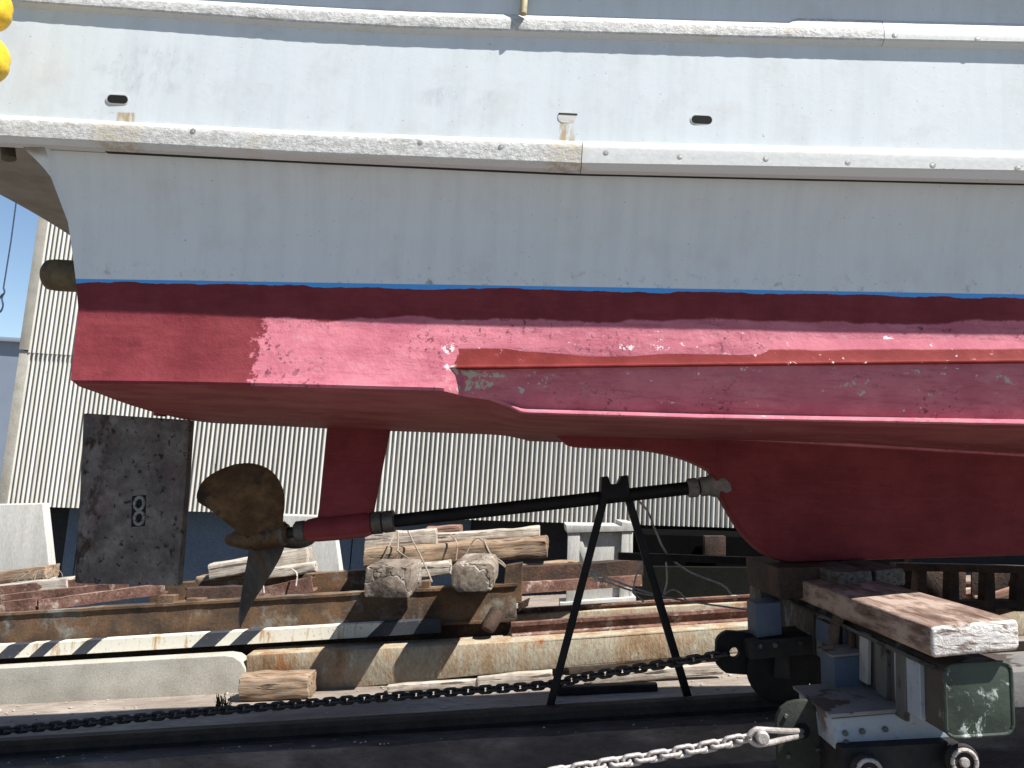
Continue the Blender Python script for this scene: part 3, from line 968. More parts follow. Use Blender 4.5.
# keel / deadwood: side outline pushed through, edges rounded
KO = [(548, 428), (562, 440), (576, 447), (640, 450), (676, 457), (700, 466), (712, 474), (716, 486), (722, 499), (730, 513), (741, 531), (755, 547), (771, 558), (790, 563.5)]
kp = [W(a, b, YC - .06) for a, b in KO]
kp = spline(kp, 3)
bm = bmesh.new(); rr = []
zb0 = W(790, 563, YC - .06); zb1 = W(1024, 556, YC - .06); kk = (zb1.z - zb0.z) / (zb1.x - zb0.x)
pts = [(p.x, p.z) for p in kp]
x = pts[-1][0]
while x < 6.4: x += .1; pts.append((x, zb0.z + kk * (x - zb0.x)))
# skeg sections: width grows upward and blends into the bottom
for x, z in pts:
    zt_ = interp(Lkb, min(x, 1.6)) + .10 + .05 * max(0, x - 2.5) ** 1.5
    h = max(zt_ - z, .02)
    aft = min(1, max(.25, (x - pts[0][0]) / .5))
    wb, wt = .045 + .025 * min(1, h / .5), .07 + .10 * min(1, h / .6)
    ring = []
    for sgn in (-1, 1):
        seq = [(wt * 2.2 * min(1, h / .4), zt_), (wt * 1.25, zt_ - .10 * min(1, h / .4)), (wt * .9, zt_ - h * .45), (wb * 1.05, zt_ - h * .75), (wb, z + .03), (wb * .8, z + .008), (wb * .4, z)]
        if sgn > 0: seq = seq[::-1]
        ring += [V((x, YC + sgn * w * aft, zz)) for w, zz in seq]
    rr.append(ring)
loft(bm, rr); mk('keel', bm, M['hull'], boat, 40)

# stern tube lump, hose, shaft, strut, propeller
sa, sb = W(398, 520.5, YC), W(690, 488, YC)
sd = (sb - sa).normalized()
on = lambda px_: sa + sd * ((W(px_, 500, YC).x - sa.x) / sd.x)
bm = bmesh.new(); tube(bm, [on(708), on(716), on(722), on(735)], [.055, .07, .085, .075], 16); mk('stern_tube', bm, M['hose'], boat)
shaft = None
bm = bmesh.new(); tube(bm, [on(270), on(740)], .030, 16); shaft = mk('propeller_shaft', bm, M['steel_dark'], boat)
bm = bmesh.new(); tube(bm, [on(396) , on(692)], .036, 16); mk('sleeve', bm, M['black'], shaft)
for a, b in ((687, 697.5), (699, 710)):
    bm = bmesh.new(); tube(bm, [on(a), on(a + 1.2), on(b - 1.2), on(b)], [.046, .052, .052, .046], 16); mk('hose_clamp', bm, M['hose'], shaft)
strut = bmesh.new()
SP = [(329, 412), (394, 412), (375, 508), (372, 524), (316, 526), (319, 508)]
f = [W(a, b, YC) for a, b in SP]
rings = []
for (l, r_) in ((f[0], f[1]), ((f[0] * .6 + f[5] * .4), (f[1] * .6 + f[2] * .4)), (f[5], f[2]), (f[4], f[3])):
    ring = []
    for k in range(20):
        a = 2 * pi * k / 20; c = (l + r_) / 2; hw = (r_ - l) / 2
        ring.append(c + hw * cos(a) + V((0, .035 * sin(a), 0)))
    rings.append(ring)
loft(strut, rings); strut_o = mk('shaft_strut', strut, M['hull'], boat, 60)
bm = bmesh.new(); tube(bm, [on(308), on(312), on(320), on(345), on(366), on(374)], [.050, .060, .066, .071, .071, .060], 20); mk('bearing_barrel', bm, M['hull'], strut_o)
bm = bmesh.new(); tube(bm, [on(374), on(375), on(384), on(384.6), on(386), on(396), on(397)], [.05, .062, .062, .05, .06, .06, .045], 18); mk('bearing_collar', bm, M['bronze_grey'], strut_o)
bm = bmesh.new(); tube(bm, [on(298), on(300), on(308), on(310)], [.045, .058, .058, .045], 18); mk('locking_collar', bm, M['bronze_grey'], shaft)

hubc = on(268)
prop = thing_prop = bpy.data.objects.new('propeller', None); COL.objects.link(prop); prop.parent = boat
prop.location = hubc - ORG[boat.name]; ORG[prop.name] = hubc.copy()
bm = bmesh.new(); tube(bm, [on(292), on(288), on(276), on(262), on(250), on(240), on(232), on(229)], [.045, .062, .07, .078, .068, .05, .03, .012], 20); mk('hub', bm, M['bronze'], prop)
bm = bmesh.new(); tube(bm, [on(289.5), on(288.5), on(277), on(276)], [.05, .064, .064, .05], 20); mk('boss_ring', bm, M['bronze_grey'], prop)
up = V((0, 0, 1)); up = (up - sd * up.dot(sd)).normalized(); cm = sd.cross(up)
if cm.y > 0: cm = -cm       # toward the camera


def blade(phi, pitch, rake, RR, cmax, mat, skew=0.0, cup=.05, wf=None):
    rad = (up * cos(phi) + cm * sin(phi)); tg = (-up * sin(phi) + cm * cos(phi))
    bm = bmesh.new(); nr, nc = 22, 16
    top, bot = [], []
    for i in range(nr + 1):
        u = 1 - (1 - i / nr) ** 1.7; r = .055 + (RR - .055) * u
        c = cmax * sqrt(max(0, 1 - abs((u - .52) / (.48 if u > .52 else .62)) ** 2.0))
        if wf: c = cmax * wf(u)
        c = max(c, .004)
        pt = pitch + (.5 * (1 - u))
        cdv = (sd * sin(pt) + tg * cos(pt)); nrm = (sd * cos(pt) - tg * sin(pt))
        t1, t2 = [], []
        for k in range(nc + 1):
            s_ = -1 + 2 * k / nc
            th = (.020 * (1 - u) + .005) * (1 - s_ * s_) + .0012
            q = hubc + rad * r - sd * (rake * r) + cdv * (s_ * c / 2 + skew * u * u) + nrm * (cup * (s_ * s_) * u)
            t1.append(q + nrm * th); t2.append(q - nrm * th)
        top.append(t1); bot.append(t2)
    loft(bm, [a + b[::-1] for a, b in zip(top, bot)])
    return mk('blade', bm, mat, prop, 60)


def plate_blade(left, right, depth, mat, cup=.03, th=.012):
    """curved, twisted blade between its trailing (left) and leading (right) edge"""
    n, m = 26, 14
    cl = spline([V((a, b, 0)) for a, b in left], 4); cr2 = spline([V((a, b, 0)) for a, b in right], 4)
    pick = lambda c, u: c[min(len(c) - 1, int(u * (len(c) - 1)))].lerp(c[min(len(c) - 1, int(u * (len(c) - 1)) + 1)], u * (len(c) - 1) % 1)
    A, B = [], []
    for k in range(n + 1):
        u = k / n; l, r_ = pick(cl, u), pick(cr2, u); ra, rb = [], []
        for q in range(m + 1):
            w_ = q / m; p = l.lerp(r_, w_); e = 4 * w_ * (1 - w_)
            Y = depth(p.x, p.y) + cup * e * u
            t_ = th * e * (1.25 - u) + .0018
            a = W(p.x, p.y, Y); d = (a - CAM).normalized()
            ra.append(a - V((0, t_, 0))); rb.append(a + V((0, t_, 0)))
        A.append(ra); B.append(rb)
    bm = bmesh.new(); loft(bm, [a + b[::-1] for a, b in zip(A, B)])
    return mk('blade', bm, mat, prop, 60)


plate_blade([(250, 540), (238, 532), (224, 521), (209, 509), (197.5, 501), (198, 490), (205, 479), (219, 470), (234, 464.5)],
            [(285, 531), (283, 520), (284.5, 508), (284.5, 496), (281, 484), (274, 473.5), (264, 466.5), (250, 463), (236, 464)],
            lambda x, y: YC - .05 - .26 * (532 - y) / 68 - .16 * (268 - x) / 70, M['bronze'], .05)
plate_blade([(250, 538), (248, 556), (244.5, 575), (241.5, 594), (239, 612), (238.5, 622), (239.5, 628)],
            [(287, 540), (281, 556), (272, 572), (262, 588), (252, 604), (245, 618), (240.5, 628)],
            lambda x, y: YC + .02 + .22 * (x - 258) / 30 - .05 * (y - 540) / 88, M['bronze_grey'], -.02)
blade(R(264), R(-75), -.05, .46, .34, M['bronze'], -.02)

# rudder
rud = bmesh.new()
prism(rud, [(83, 413), (190, 420), (186, 480), (178, 586), (74, 583.5), (79, 500)], YC - .032, YC + .032, .012, 2)
rp = W(132, 585, YC)
rud_o = bpy.data.objects.new('rudder', None); COL.objects.link(rud_o); rud_o.parent = boat
rud_o.location = rp - ORG[boat.name]; ORG[rud_o.name] = rp.copy()
mk('blade_plate', rud, M['rudder'], rud_o)
bm = bmesh.new(); p = W(160, 416, YC); tube(bm, [p, p + V((0, 0, .2))], .035, 14); mk('rudder_stock', bm, M['hull'], rud_o)
bm = bmesh.new(); prism(bm, [(132, 496), (146, 495), (145, 526), (131, 527)], YC - .0335, YC - .03, 0); mk('recess', bm, M['black'], rud_o)
bm = bmesh.new()
for cy in (503.5, 518):
    c = W(139.2, cy, YC - .036)
    tube(bm, [c + V((cos(a) * .026, 0, sin(a) * .034)) for a in [2 * pi * k / 24 for k in range(25)]], .009, 8)
mk('link_plate', bm, plain('grey_zinc', (.20, .21, .20), .7), rud_o)
# exhaust and drain pipes
a = W(70, 276, 3.42); b = W(46, 276, 3.42); rr_ = 16.5 * 3.42 / F
bm = bmesh.new()
tube(bm, [(x_tr + .1, 3.42, a.z), (b.x + .05, 3.42, a.z), (b.x + .018, 3.42, a.z), (b.x + .004, 3.42, a.z), (b.x, 3.42, a.z)], [rr_, rr_, rr_ * .95, rr_ * .75, rr_ * .5], 24)
mk('exhaust_pipe', bm, M['exhaust'], boat, 50)
bm = bmesh.new(); a = W(7, 143, 3.28); b = W(9, 159, 3.28); tube(bm, [a, b], .030, 16); mk('drain_pipe', bm, plain('drain', (.10, .085, .07), .7), boat)

# yellow floats hanging at the stern corner
for i, (cx, cy, rp_, lb) in enumerate(((-10, 8, 22, 'upper round yellow float hanging at the stern corner of the boat'), (-14, 59, 23, 'lower round yellow float hanging beneath another float at the stern corner'))):
    c = W(cx, cy, 2.9); r = rp_ * 2.9 / F
    fl = thing('float', tuple(c - V((0, 0, r))), lb, 'float', 'yellow floats at the stern')
    bm = bmesh.new(); nn = 16
    tube(bm, [c + V((0, 0, r * 1.12 * -cos(pi * k / nn))) for k in range(nn + 1)], [max(.012, r * sin(pi * k / nn) ** .85) * (1 - .06 * (1 if k == nn // 2 else 0)) for k in range(nn + 1)], 24)
    mk('body', bm, M['yellow'], fl, 60)
    bm = bmesh.new(); tube(bm, [c + V((0, 0, -r * 1.12)), c + V((0, 0, r * 1.3))] if i else [c + V((0, 0, -r * 1.12)), c + V((0, 0, r * 1.3)), V((c.x, 2.99, cz(c.x) - .02)), V((c.x, 3.02, cz(c.x) + .062)), V((c.x, 3.12, cz(c.x) + .08))], .014, 8); mk('cord', bm, M['rope'], fl)

# ------------------------------------------------------------------ yard clutter behind
# concrete kerb beam, left, with rounded end
yb = Wg(120, 699).y
bl = [(-260, 683), (225, 655.5), (234, 657), (241, 662), (245, 669), (246, 693), (-260, 720)]
bm = bmesh.new(); prism(bm, bl, yb, yb + .2, .012, 3, True, .002, 0)
tag(mk('concrete_beam', bm, M['concrete'], None, 30), 'smooth pale concrete beam with rounded end on the ground at left', 'concrete beam')
bm = bmesh.new(); prism(bm, [(246, 655), (520, 641), (760, 624), (1300, 583), (1300, 620), (760, 652), (520, 672), (246, 698)], yb + .02, yb + .36, .015, 2, True, .010, 2)
tag(mk('concrete_beam', bm, M['concrete_rust'], None, 30), 'rust-stained concrete beam along the ground behind the trestle and dark chain', 'concrete beam')
yb2 = 8.25
bm = bmesh.new(); prism(bm, [(440, 622), (540, 614), (750, 602), (1300, 568), (1300, 600), (750, 634), (540, 648), (440, 655)], yb2, yb2 + .3, .015, 2, True, .008, 2)
tag(mk('concrete_beam', bm, M['concrete_rust'], None, 30), 'farther rust-stained concrete beam in front of the white box', 'concrete beam')
RAILP = [(-.05, 0), (.05, 0), (.05, .012), (.01, .022), (.01, .07), (.03, .078), (.03, .105), (-.03, .105), (-.03, .078), (-.01, .07), (-.01, .022), (-.05, .012)]
a, b = W(246, 655, yb + .2), W(1200, 590, yb + .2)
tag(section('rusty_rail', W(512, 636, yb + .28), W(1200, 590, yb + .28), [(x * 1.3, z * 1.2) for x, z in RAILP], M['rust_red']), 'dark red rusty rail on top of the nearer concrete beam', 'rail')
tag(section('rusty_rail', W(440, 621, yb2 + .1), W(1200, 575, yb2 + .1), [(x * 1.2, z * .75) for x, z in RAILP], M['rust_red']), 'rusty rail on top of the farther concrete beam', 'rail')
# striped barrier beam and the big girder
a, b = W(-150, 661, YST), W(440, 626, YST)
tag(section('striped_beam', a, b, [(-.005, -.06), (.0, -.064), (.1, -.064), (.1, .064), (0, .064), (-.005, .06)], M['stripe'], None, .001), 'cream and black slanting striped beam below the rusty girder', 'striped beam')
YG = 7.72
a, b = W(-150, 640, YG), W(516, 602, YG)
hh = .168
gird = thing('steel_girder', tuple(W(180, 645, YG)), 'long rusty brown and grey steel girder lying above the striped beam', 'girder')
section('web', a, b, [(.0, -hh), (.02, -hh), (.02, hh - .015), (.0, hh - .015)], M['rust'], gird, .006, 60)
section('flange', a + V((0, 0, hh)), b + V((0, 0, hh)), [(-.02, -.014), (.16, -.014), (.16, .010), (-.02, .010)], M['rust'], gird, .007, 60)
section('flange', a + V((0, 0, -hh)), b + V((0, 0, -hh)), [(-.03, -.012), (.16, -.012), (.16, .012), (-.03, .012)], M['rust'], gird, .004, 60)
section('gap_shade', a + V((0, .06, -hh - .02)), b + V((0, .06, -hh - .02)), [(0, -.34), (.2, -.34), (.2, 0), (0, 0)], M['rust_dark'], gird, .004, 40)  # dark filler added so the gap under the girder looks shaded
for px_, h_ in ((166, 18), (195, 12), (420, 20), (512, 36)):
    p = W(px_, 608 - (px_ - 180) * .05, YG + .06)
    bm = bmesh.new(); prism(bm, [(p.x - .1, p.z - .12), (p.x + .1, p.z - .10), (p.x + .09, p.z + h_ * .008), (p.x - .08, p.z + h_ * .007)], YG + .02, YG + .12, .006, 1, False, .006, 1)
    mk('bracket', bm, M['rust'], gird)
bm = bmesh.new(); tube(bm, [W(497, 612, 7.66), W(489, 626, 7.56), W(487, 630, 7.54)], [.075, .075, .06], 14); mk('pipe_end', bm, M['rust_dark'], gird)
# second girder behind, visible between the stacks
yg2 = 8.4
a, b = W(150, 604, yg2), W(370, 589, yg2)
tag(section('steel_girder', a, b, [(-.0, -.22), (.18, -.22), (.18, .20), (-.0, .20)], M['rust'], None, .008), 'short rusty brown girder behind the small timber stack', 'girder')

# loose rusty channels leaning at left
CH = [(-.045, -.045), (.045, -.045), (.045, -.03), (-.03, -.03), (-.03, .03), (.045, .03), (.045, .045), (-.045, .045)]
for (p0, y0, p1, y1, sc_, lb) in (((-90, 619), 7.8, (39, 603), 7.85, 1.25, 'short rusty steel channel nearest the left edge, lying on the girder'),
                                  ((41, 605), 7.82, (166, 588), 8.0, 1.15, 'long rusty red steel channel slanting up from the girder below the rudder'),
                                  ((-90, 609), 8.0, (130, 586), 8.15, 1.05, 'long rusty steel channel lying behind the nearer slanting channel'),
                                  ((-90, 599), 8.2, (96, 582), 8.4, 1.1, 'rusty steel channel at the back beneath the grey planks')):
    tag(section('steel_channel', W(*p0, y0), W(*p1, y1), [(x * sc_, z * sc_) for x, z in CH], M['rust_red'], None, .005, 30), lb, 'steel channel', 'rusty steel channels at left')
tag(timber('plank', W(-70, 600, 8.4), W(72, 584, 8.4), .22, .15, M['wood_grey'], jit=.012, seed=1), 'lower weathered grey plank with frayed straw at left by the rudder', 'plank')
tag(timber('plank', W(-70, 586, 8.9), W(53, 571, 8.9), .26, .14, M['wood_brown'], jit=.012, seed=2), 'upper thick brown plank in front of the left white block', 'plank')
bm = bmesh.new()
for k in range(46):
    p = W(random.uniform(25, 60), random.uniform(569, 592), 8.62); d = V((random.uniform(-.14, .14), random.uniform(-.08, .02), random.uniform(-.12, .02)))
    tube(bm, [p, p + d * .5 + V((0, 0, .02)), p + d], .0028, 4)
tag(mk('straw', bm, M['rope'], None), 'frayed pale straw and rope strands hanging off the left planks', 'straw', kind='stuff')

bm = bmesh.new(); prism(bm, [(636, 566), (905, 569), (905, 604), (636, 612)], 10.4, 10.48, .01, 1, True)  # near-black panel, also added to darken the sunlit ground behind it
tag(mk('steel_plate', bm, weather('dark_plate', [(.009, .010, .008), (.013, .014, .012)], 3, rough=.9, spec=.02), None), 'dark green steel plate standing upright behind the hose and cords', 'steel plate')
bm = bmesh.new(); prism(bm, [(705, 536), (726, 536), (726, 556), (705, 557)], 10.8, 10.95, .015, 2, True)
tag(mk('junk_box', bm, M['rust_dark'], None), 'small dim brown box standing against the black shade block under the shed sheets', 'box')
bm = bmesh.new(); prism(bm, [(640, 533), (900, 540), (900, 610), (640, 612)], 11.0, 12.2, .02, 1, True)  # black block added where the shed interior is only in shade
tag(mk('shade_block', bm, weather('bay_shade', [(.004, .004, .004), (.006, .006, .006)], 3, rough=.95, spec=.0), None), 'black block added to imitate the shaded shed interior right of the trestle', 'shade block')
# white concrete blocks
for poly, y0, y1, lb in (([(-90, 506), (43, 503), (53, 596), (-105, 606)], 9.5, 9.64, 'white tapered concrete block at the left edge below the shed'),
                         ([(280, 514), (316, 515), (346, 540), (344, 600), (262, 602)], 9.6, 9.75, 'white concrete block behind the propeller hub and shaft strut')):
    bm = bmesh.new(); prism(bm, poly if poly[0][0] < 0 else [(276, 514), (333, 516), (345, 602), (262, 604)], y0, y1, .03, 3, True, .004, 0)
    tag(mk('concrete_block', bm, M['white_block'], None, 30), lb, 'concrete block')
# white box with frame behind the trestle
YB = 9.3
wb = thing('white_box', tuple(W(602, 606, YB)), 'white painted wooden box with posts and a flat top behind the trestle', 'box')


def pz(name, poly, y0, y1, mat, parent, bev=.006, jit=0, cuts=0, seg=2):
    bm = bmesh.new(); prism(bm, poly, y0, y1, bev, seg, True, jit, cuts); return mk(name, bm, mat, parent, 32)


pz('top', [(566, 525), (622, 526), (622, 522), (634, 523), (634, 531), (567, 533)], YB - .035, YB + .7, M['white_block'], wb)
pz('post', [(568, 533), (580, 533), (578, 606), (566, 606)], YB - .02, YB + .06, M['white_block'], wb)
pz('post', [(622, 532), (629, 532), (629, 604), (619, 604)], YB - .02, YB + .06, M['white_block'], wb)
pz('panel', [(575, 533), (626, 532), (624, 605), (572, 606)], YB + .03, YB + .06, M['white_block'], wb)
pz('brace', [(574, 533), (580, 533), (592, 570), (586, 570)], YB + .005, YB + .028, M['white_block'], wb)
pz('side_panel', [(629, 532), (633, 532), (632, 603), (629, 604)], YB - .02, YB + .66, M['white_block'], wb)
pz('skirting', [(560, 603), (636, 597), (636, 605), (560, 611)], YB - .08, YB + .3, M['white_block'], wb)

# timber stacks
def tm(name, a, b, Y0, Y1, wpx, hpx, mat, lb, cat='timber', seed=0, jit=.012, group=None, r=.02, roll=0.0):
    k = (Y0 + Y1) / 2 / F
    return tag(timber(name, W(*a, Y0), W(*b, Y1), wpx * k, hpx * k, M[mat], jit=jit, seed=seed, r=r, roll=roll), lb, cat, group)


SG = 'timbers in the small lashed stack'
tm('timber', (212, 571), (310, 555), 8.35, 8.35, 18, 15, 'wood_pale', 'pale squared timber on top of the small stack behind the propeller', seed=3, group=SG)
tm('timber', (262, 575), (317, 566), 8.2, 8.2, 14, 10, 'wood_pale', 'short pale timber below the top one in the small stack', seed=4, group=SG)
tm('timber', (200, 580), (268, 574), 8.5, 8.5, 14, 9, 'wood_brown', 'thin brown timber at the bottom left of the small stack', seed=5, group=SG)
tag(section('steel_channel', W(254, 597, 8.15), W(314, 583, 8.15), [(x * 1.7, z * 1.7) for x, z in CH], M['rust_red'], None, .006), 'short rusty channel under the small timber stack', 'steel channel')
tag(section('steel_channel', W(186, 594, 8.0), W(262, 590, 8.4), [(x * 1.3, z * 1.3) for x, z in CH], M['rust_dark'], None, .006), 'dark rusty channel stub between rudder and propeller', 'steel channel')
LG = 'timbers in the big lashed stack'
tm('timber', (366, 541), (437, 536), 8.4, 8.4, 20, 15, 'wood_grey', 'short grey squared timber at the upper left of the big stack', seed=6, group=LG)
tm('timber', (424, 539), (540, 531), 8.55, 8.55, 22, 9, 'wood_pale', 'long pale pole along the top of the big stack', seed=7, group=LG)
tm('timber', (366, 558), (547, 546), 8.3, 8.3, 24, 20, 'wood_brown', 'long split brown timber across the middle of the big stack', seed=8, group=LG, jit=.02, r=.05)
tm('timber', (428, 532), (461, 530), 8.8, 8.8, 18, 10, 'wood_red', 'small red brown block on the back of the big stack', seed=9, group=LG)
tm('timber', (398, 572), (452, 567), 8.15, 8.15, 18, 14, 'wood_grey', 'grey timber between the two cracked timber ends', seed=10, group=LG)
YE = 6.98


for c, w_, h_, y0, y1, rr2, lb in (((387.5, 582.5), .405, .265, YE, 7.65, .02, 'heavy cracked grey timber end jutting out left of the big stack'),
                                   ((473, 577.5), .385, .25, YE + .08, 7.95, .075, 'heavy cracked grey timber end jutting out at the right of the big stack')):
    p = W(*c, y0); tag(timber('timber', p, p + V((0, y1 - y0, .01)), w_, h_, M['timber_end'], jit=.009, n=14, r=rr2, seed=c[0], roll=R(-3)), lb, 'timber', LG)
# steel channels right of the stack
tag(section('steel_channel', W(510, 575, 8.1), W(640, 567, 8.5), [(x * 1.8, z * 1.8) for x, z in CH], M['rust_dark'], None, .006), 'upper dark rusty channel right of the big timber stack', 'steel channel')
tag(section('steel_channel', W(512, 588, 8.0), W(640, 580, 8.4), [(x * 1.2, z * 1.2) for x, z in CH], M['rust_red'], None, .006), 'lower rusty channel right of the big timber stack', 'steel channel')
tm('timber', (518, 566), (576, 563), 8.25, 8.4, 10, 6, 'wood_brown', 'thin brown lath on the rusty channels left of the trestle', seed=12)
rust_end = thing('rusty_post', tuple(W(512, 628, 7.9)), 'squat rusty post with bent plate beside the right timber end', 'post')
pz('plate', [(506, 568), (516, 566), (516, 610), (509, 624), (503, 622)], 7.75, 7.8, M['rust'], rust_end, .006, .006, 1)
pz('foot', [(470, 640), (500, 590), (514, 592), (512, 622), (494, 646)], 7.82, 7.9, M['rust'], rust_end, .006, .008, 1)
pz('lug', [(518, 612), (528, 606), (530, 598), (518, 604)], 7.85, 7.9, M['rust_dark'], rust_end, .004)

# lashings
def ropes(name, lines, Y, r, lb, mat='rope', cat='rope', sag=None, n=6):
    bm = bmesh.new()
    for ln in lines: tube(bm, spline([W(a, b, (Y if len(q) < 1 else q[0])) for a, b, *q in ln], n), r, 6)
    return tag(mk(name, bm, M[mat], None, 60), lb, cat)


ropes('rope', [[(380, 566, 8.05), (388, 548, 8.05), (397, 531, 8.2), (398, 548, 8.05), (399, 552, 8.0), (420, 566, 7.95)], [(399, 553, 8.0), (393, 566, 8.0)],
               [(408, 531, 8.2), (415, 545, 8.05), (424, 563, 7.95), (432, 582, 7.9)]], 8, .0085, 'frayed pale rope lashed around the left end of the big stack')
ropes('rope', [[(456, 560, 8.02), (457, 543, 8.05), (450, 534, 8.2)], [(462, 562, 8.02), (474, 540, 8.05), (482, 540, 8.05), (488, 552, 8.0), (503, 563, 7.9), (510, 576, 7.8)],
               [(460, 561, 8.02), (478, 556, 8.0), (485, 553, 8.0)], [(484, 540, 8.05), (492, 556, 7.95), (508, 570, 7.85), (509, 580, 7.8)]], 8, .0085, 'frayed pale rope lashed around the right end of the big stack')
ropes('wire_tie', [[(264, 593, 7.98), (263, 578, 8.0), (266, 573, 8.1)]], 8, .008, 'left wire tie holding the small timber stack', 'wire', 'wire')
ropes('wire_tie', [[(296, 586, 7.98), (297, 574, 8.0), (292, 569, 8.1)]], 8, .008, 'right wire tie holding the small timber stack', 'wire', 'wire')

# things lying on the yard in front of the rusty concrete beam
yl = Wg(275, 697).y
tag(timber('log', W(244, 686, yl), W(313, 684, yl), .26, .22, M['wood_brown'], r=.07, jit=.018, n=30, seed=14), 'stubby weathered log lying at the end of the pale concrete beam', 'log')
for a, b, h_, mat, lb in (((388, 688), (482, 682), 7, 'wood_grey', 'thin grey plank on the ground at the foot of the rusty beam'),
                          ((478, 682), (552, 676), 11, 'wood_pale', 'short pale plank on the ground just left of the trestle foot'),
                          ((568, 668), (716, 655), 12, 'wood_pale', 'long pale plank against the beam behind the dark chain'),
                          ((590, 679), (722, 668), 10, 'wood_grey', 'grey plank on the ground below the dark chain')):
    g = Wg(a[0], a[1] + h_ / 2); k = g.y / F
    p0 = Wg(a[0], a[1] + h_ / 2); p1 = Wg(b[0], b[1] + h_ / 2)
    y_ = min(p0.y, p1.y)
    tag(timber('plank', W(*a, y_), W(*b, y_), .07, h_ * k, M[mat], jit=.008, seed=int(a[0])), lb, 'plank', 'planks along the rusty beam')
p0 = Wg(556, 695); tag(timber('plank', W(556, 690, p0.y), W(657, 687, p0.y), .1, .07, M['steel_dark'], jit=.004, seed=31), 'flat black bar on the ground between the trestle legs', 'bar')
# rubble and grit
bm = bmesh.new()
for k in range(900):
    y = random.uniform(4.6, 7.6) if k % 1 == 0 else 0
    x = random.uniform(-6, 4)
    z = gz(x) + .005
    if k % 3 == 0:
        y = random.uniform(3.75, 3.9) if k % 2 else random.uniform(3.98, 4.1)
        z = tz(x) - (.085 + .177 if y < 3.92 else .083)
    r = random.uniform(.004, .018) * (1 if k % 9 else 1.8)
    if k % 3 == 0: r = min(r * .45, .007)
    m4 = Matrix.Translation((x, y, z)) @ Matrix.Rotation(random.uniform(0, 6), 4, 'Z') @ Matrix.Diagonal((r * random.uniform(.8, 2), r, r * .6, 1))
    bmesh.ops.create_icosphere(bm, subdivisions=1, radius=1, matrix=m4)
tag(mk('grit', bm, M['yard'], None, 0, (0, 0, 0)), 'scattered grit and small rubble on the yard and track', 'grit', kind='stuff')
bm = bmesh.new(); c = Wg(222, 708)
for k in range(40):
    p = c + V((random.uniform(-.05, .05), random.uniform(-.04, .04), 0)); a_ = random.uniform(0, 6.28)
    q = p + V((cos(a_) * .05, sin(a_) * .03, random.uniform(.05, .13))); s_ = V((-sin(a_), cos(a_), 0)) * .008
    vs = [bm.verts.new(v) for v in (p - s_, p + s_, q + s_ * .6, q - s_ * .6)]; bm.faces.new(vs)
tag(mk('weed', bm, weather('weed_leaf', [(.04, .05, .02), (.06, .06, .03), (.1, .06, .04)], 9), None), 'small dark weed growing in front of the pale concrete beam', 'weed')

# ------------------------------------------------------------------ trestle
tr = thing('trestle', tuple(W(618, 704, YC)), 'black steel A-frame trestle standing under the propeller shaft', 'trestle')
ap, bp = W(606, 480, YC - .05), W(627, 480, YC + .05)
for a, b, ya, yb_ in (((608, 484), (549, 710), YC - .05, YC - .02), ((624, 484), (689, 701), YC + .06, YC + .09)):
    timber('leg', W(*a, ya), W(*b, yb_), .041, .041, M['black'], tr, .008, .0008, 8)
bm = bmesh.new()
prism(bm, [(602, 477), (608, 476), (611, 484), (619, 484), (622, 476), (628, 475), (630, 492), (627, 497), (603, 499), (601, 492)], YC - .075, YC + .075, .005)
mk('saddle', bm, M['black'], tr)
for (px_, py_, y) in ((549, 709, YC - .02), (689, 700, YC + .09)):
    c = W(px_, py_, y); bm = bmesh.new()
    prism(bm, [(c.x - .05, c.z - .012 - .007), (c.x + .05, c.z - .012 + .006), (c.x + .05, c.z + .006), (c.x - .05, c.z - .007)], y - .05, y + .05, .003, 1, False); mk('foot_plate', bm, M['black'], tr)

# ropes and hoses around it
ropes('wire_rope', [[(587, 569, 4.2), (600, 575, 4.4), (640, 590, 4.7), (680, 600, 5.0), (756, 611, 5.0)], [(587, 572, 4.2), (602, 580, 4.4), (640, 593, 4.7), (682, 600, 5.0)],
                    [(594, 572, 4.3), (597, 579, 4.3), (595, 580, 4.3), (592, 574, 4.3)]], 4.4, .006, 'doubled wire rope running from the trestle leg to the cradle', 'wire', 'wire rope', n=8)
ropes('hose', [[(636, 498, 4.4), (648, 512, 4.8), (656, 532, 5), (668, 555, 5.1), (690, 572, 5.3), (722, 585, 5.5), (731, 594, 5.6)]], 5, .007, 'thin pale hose dangling in a curve right of the trestle', 'wire', 'hose', n=8)
ropes('hose', [[(666, 562, 5.6), (667, 580, 5.6), (664, 594, 5.6)], [(642, 562, 5.6), (636, 576, 5.6), (634, 592, 5.6), (644, 602, 5.7)],
               [(664, 595, 5.6), (672, 590, 5.6), (680, 593, 5.6), (686, 600, 5.7)]], 5.6, .006, 'loose thin cord ends hanging behind the trestle', 'wire', 'cord', n=6)

# ------------------------------------------------------------------ cradle
cr_ = thing('boat_cradle', tuple(W(860, 760, 3.6)), 'steel slipway cradle with green beam end, blue box posts and dark wheels', 'cradle')
Yb0 = 2.78
def rpoly(c, r, k=5):
    out = []
    for i in range(len(c)):
        p, a, b = V((*c[i], 0)), V((*c[i - 1], 0)), V((*c[(i + 1) % len(c)], 0))
        u, v = p + (a - p).normalized() * r, p + (b - p).normalized() * r
        for q in range(k + 1):
            t_ = q / k; w_ = u * (1 - t_) ** 2 + p * 2 * t_ * (1 - t_) + v * t_ ** 2; out.append((w_.x, w_.y))
    return out


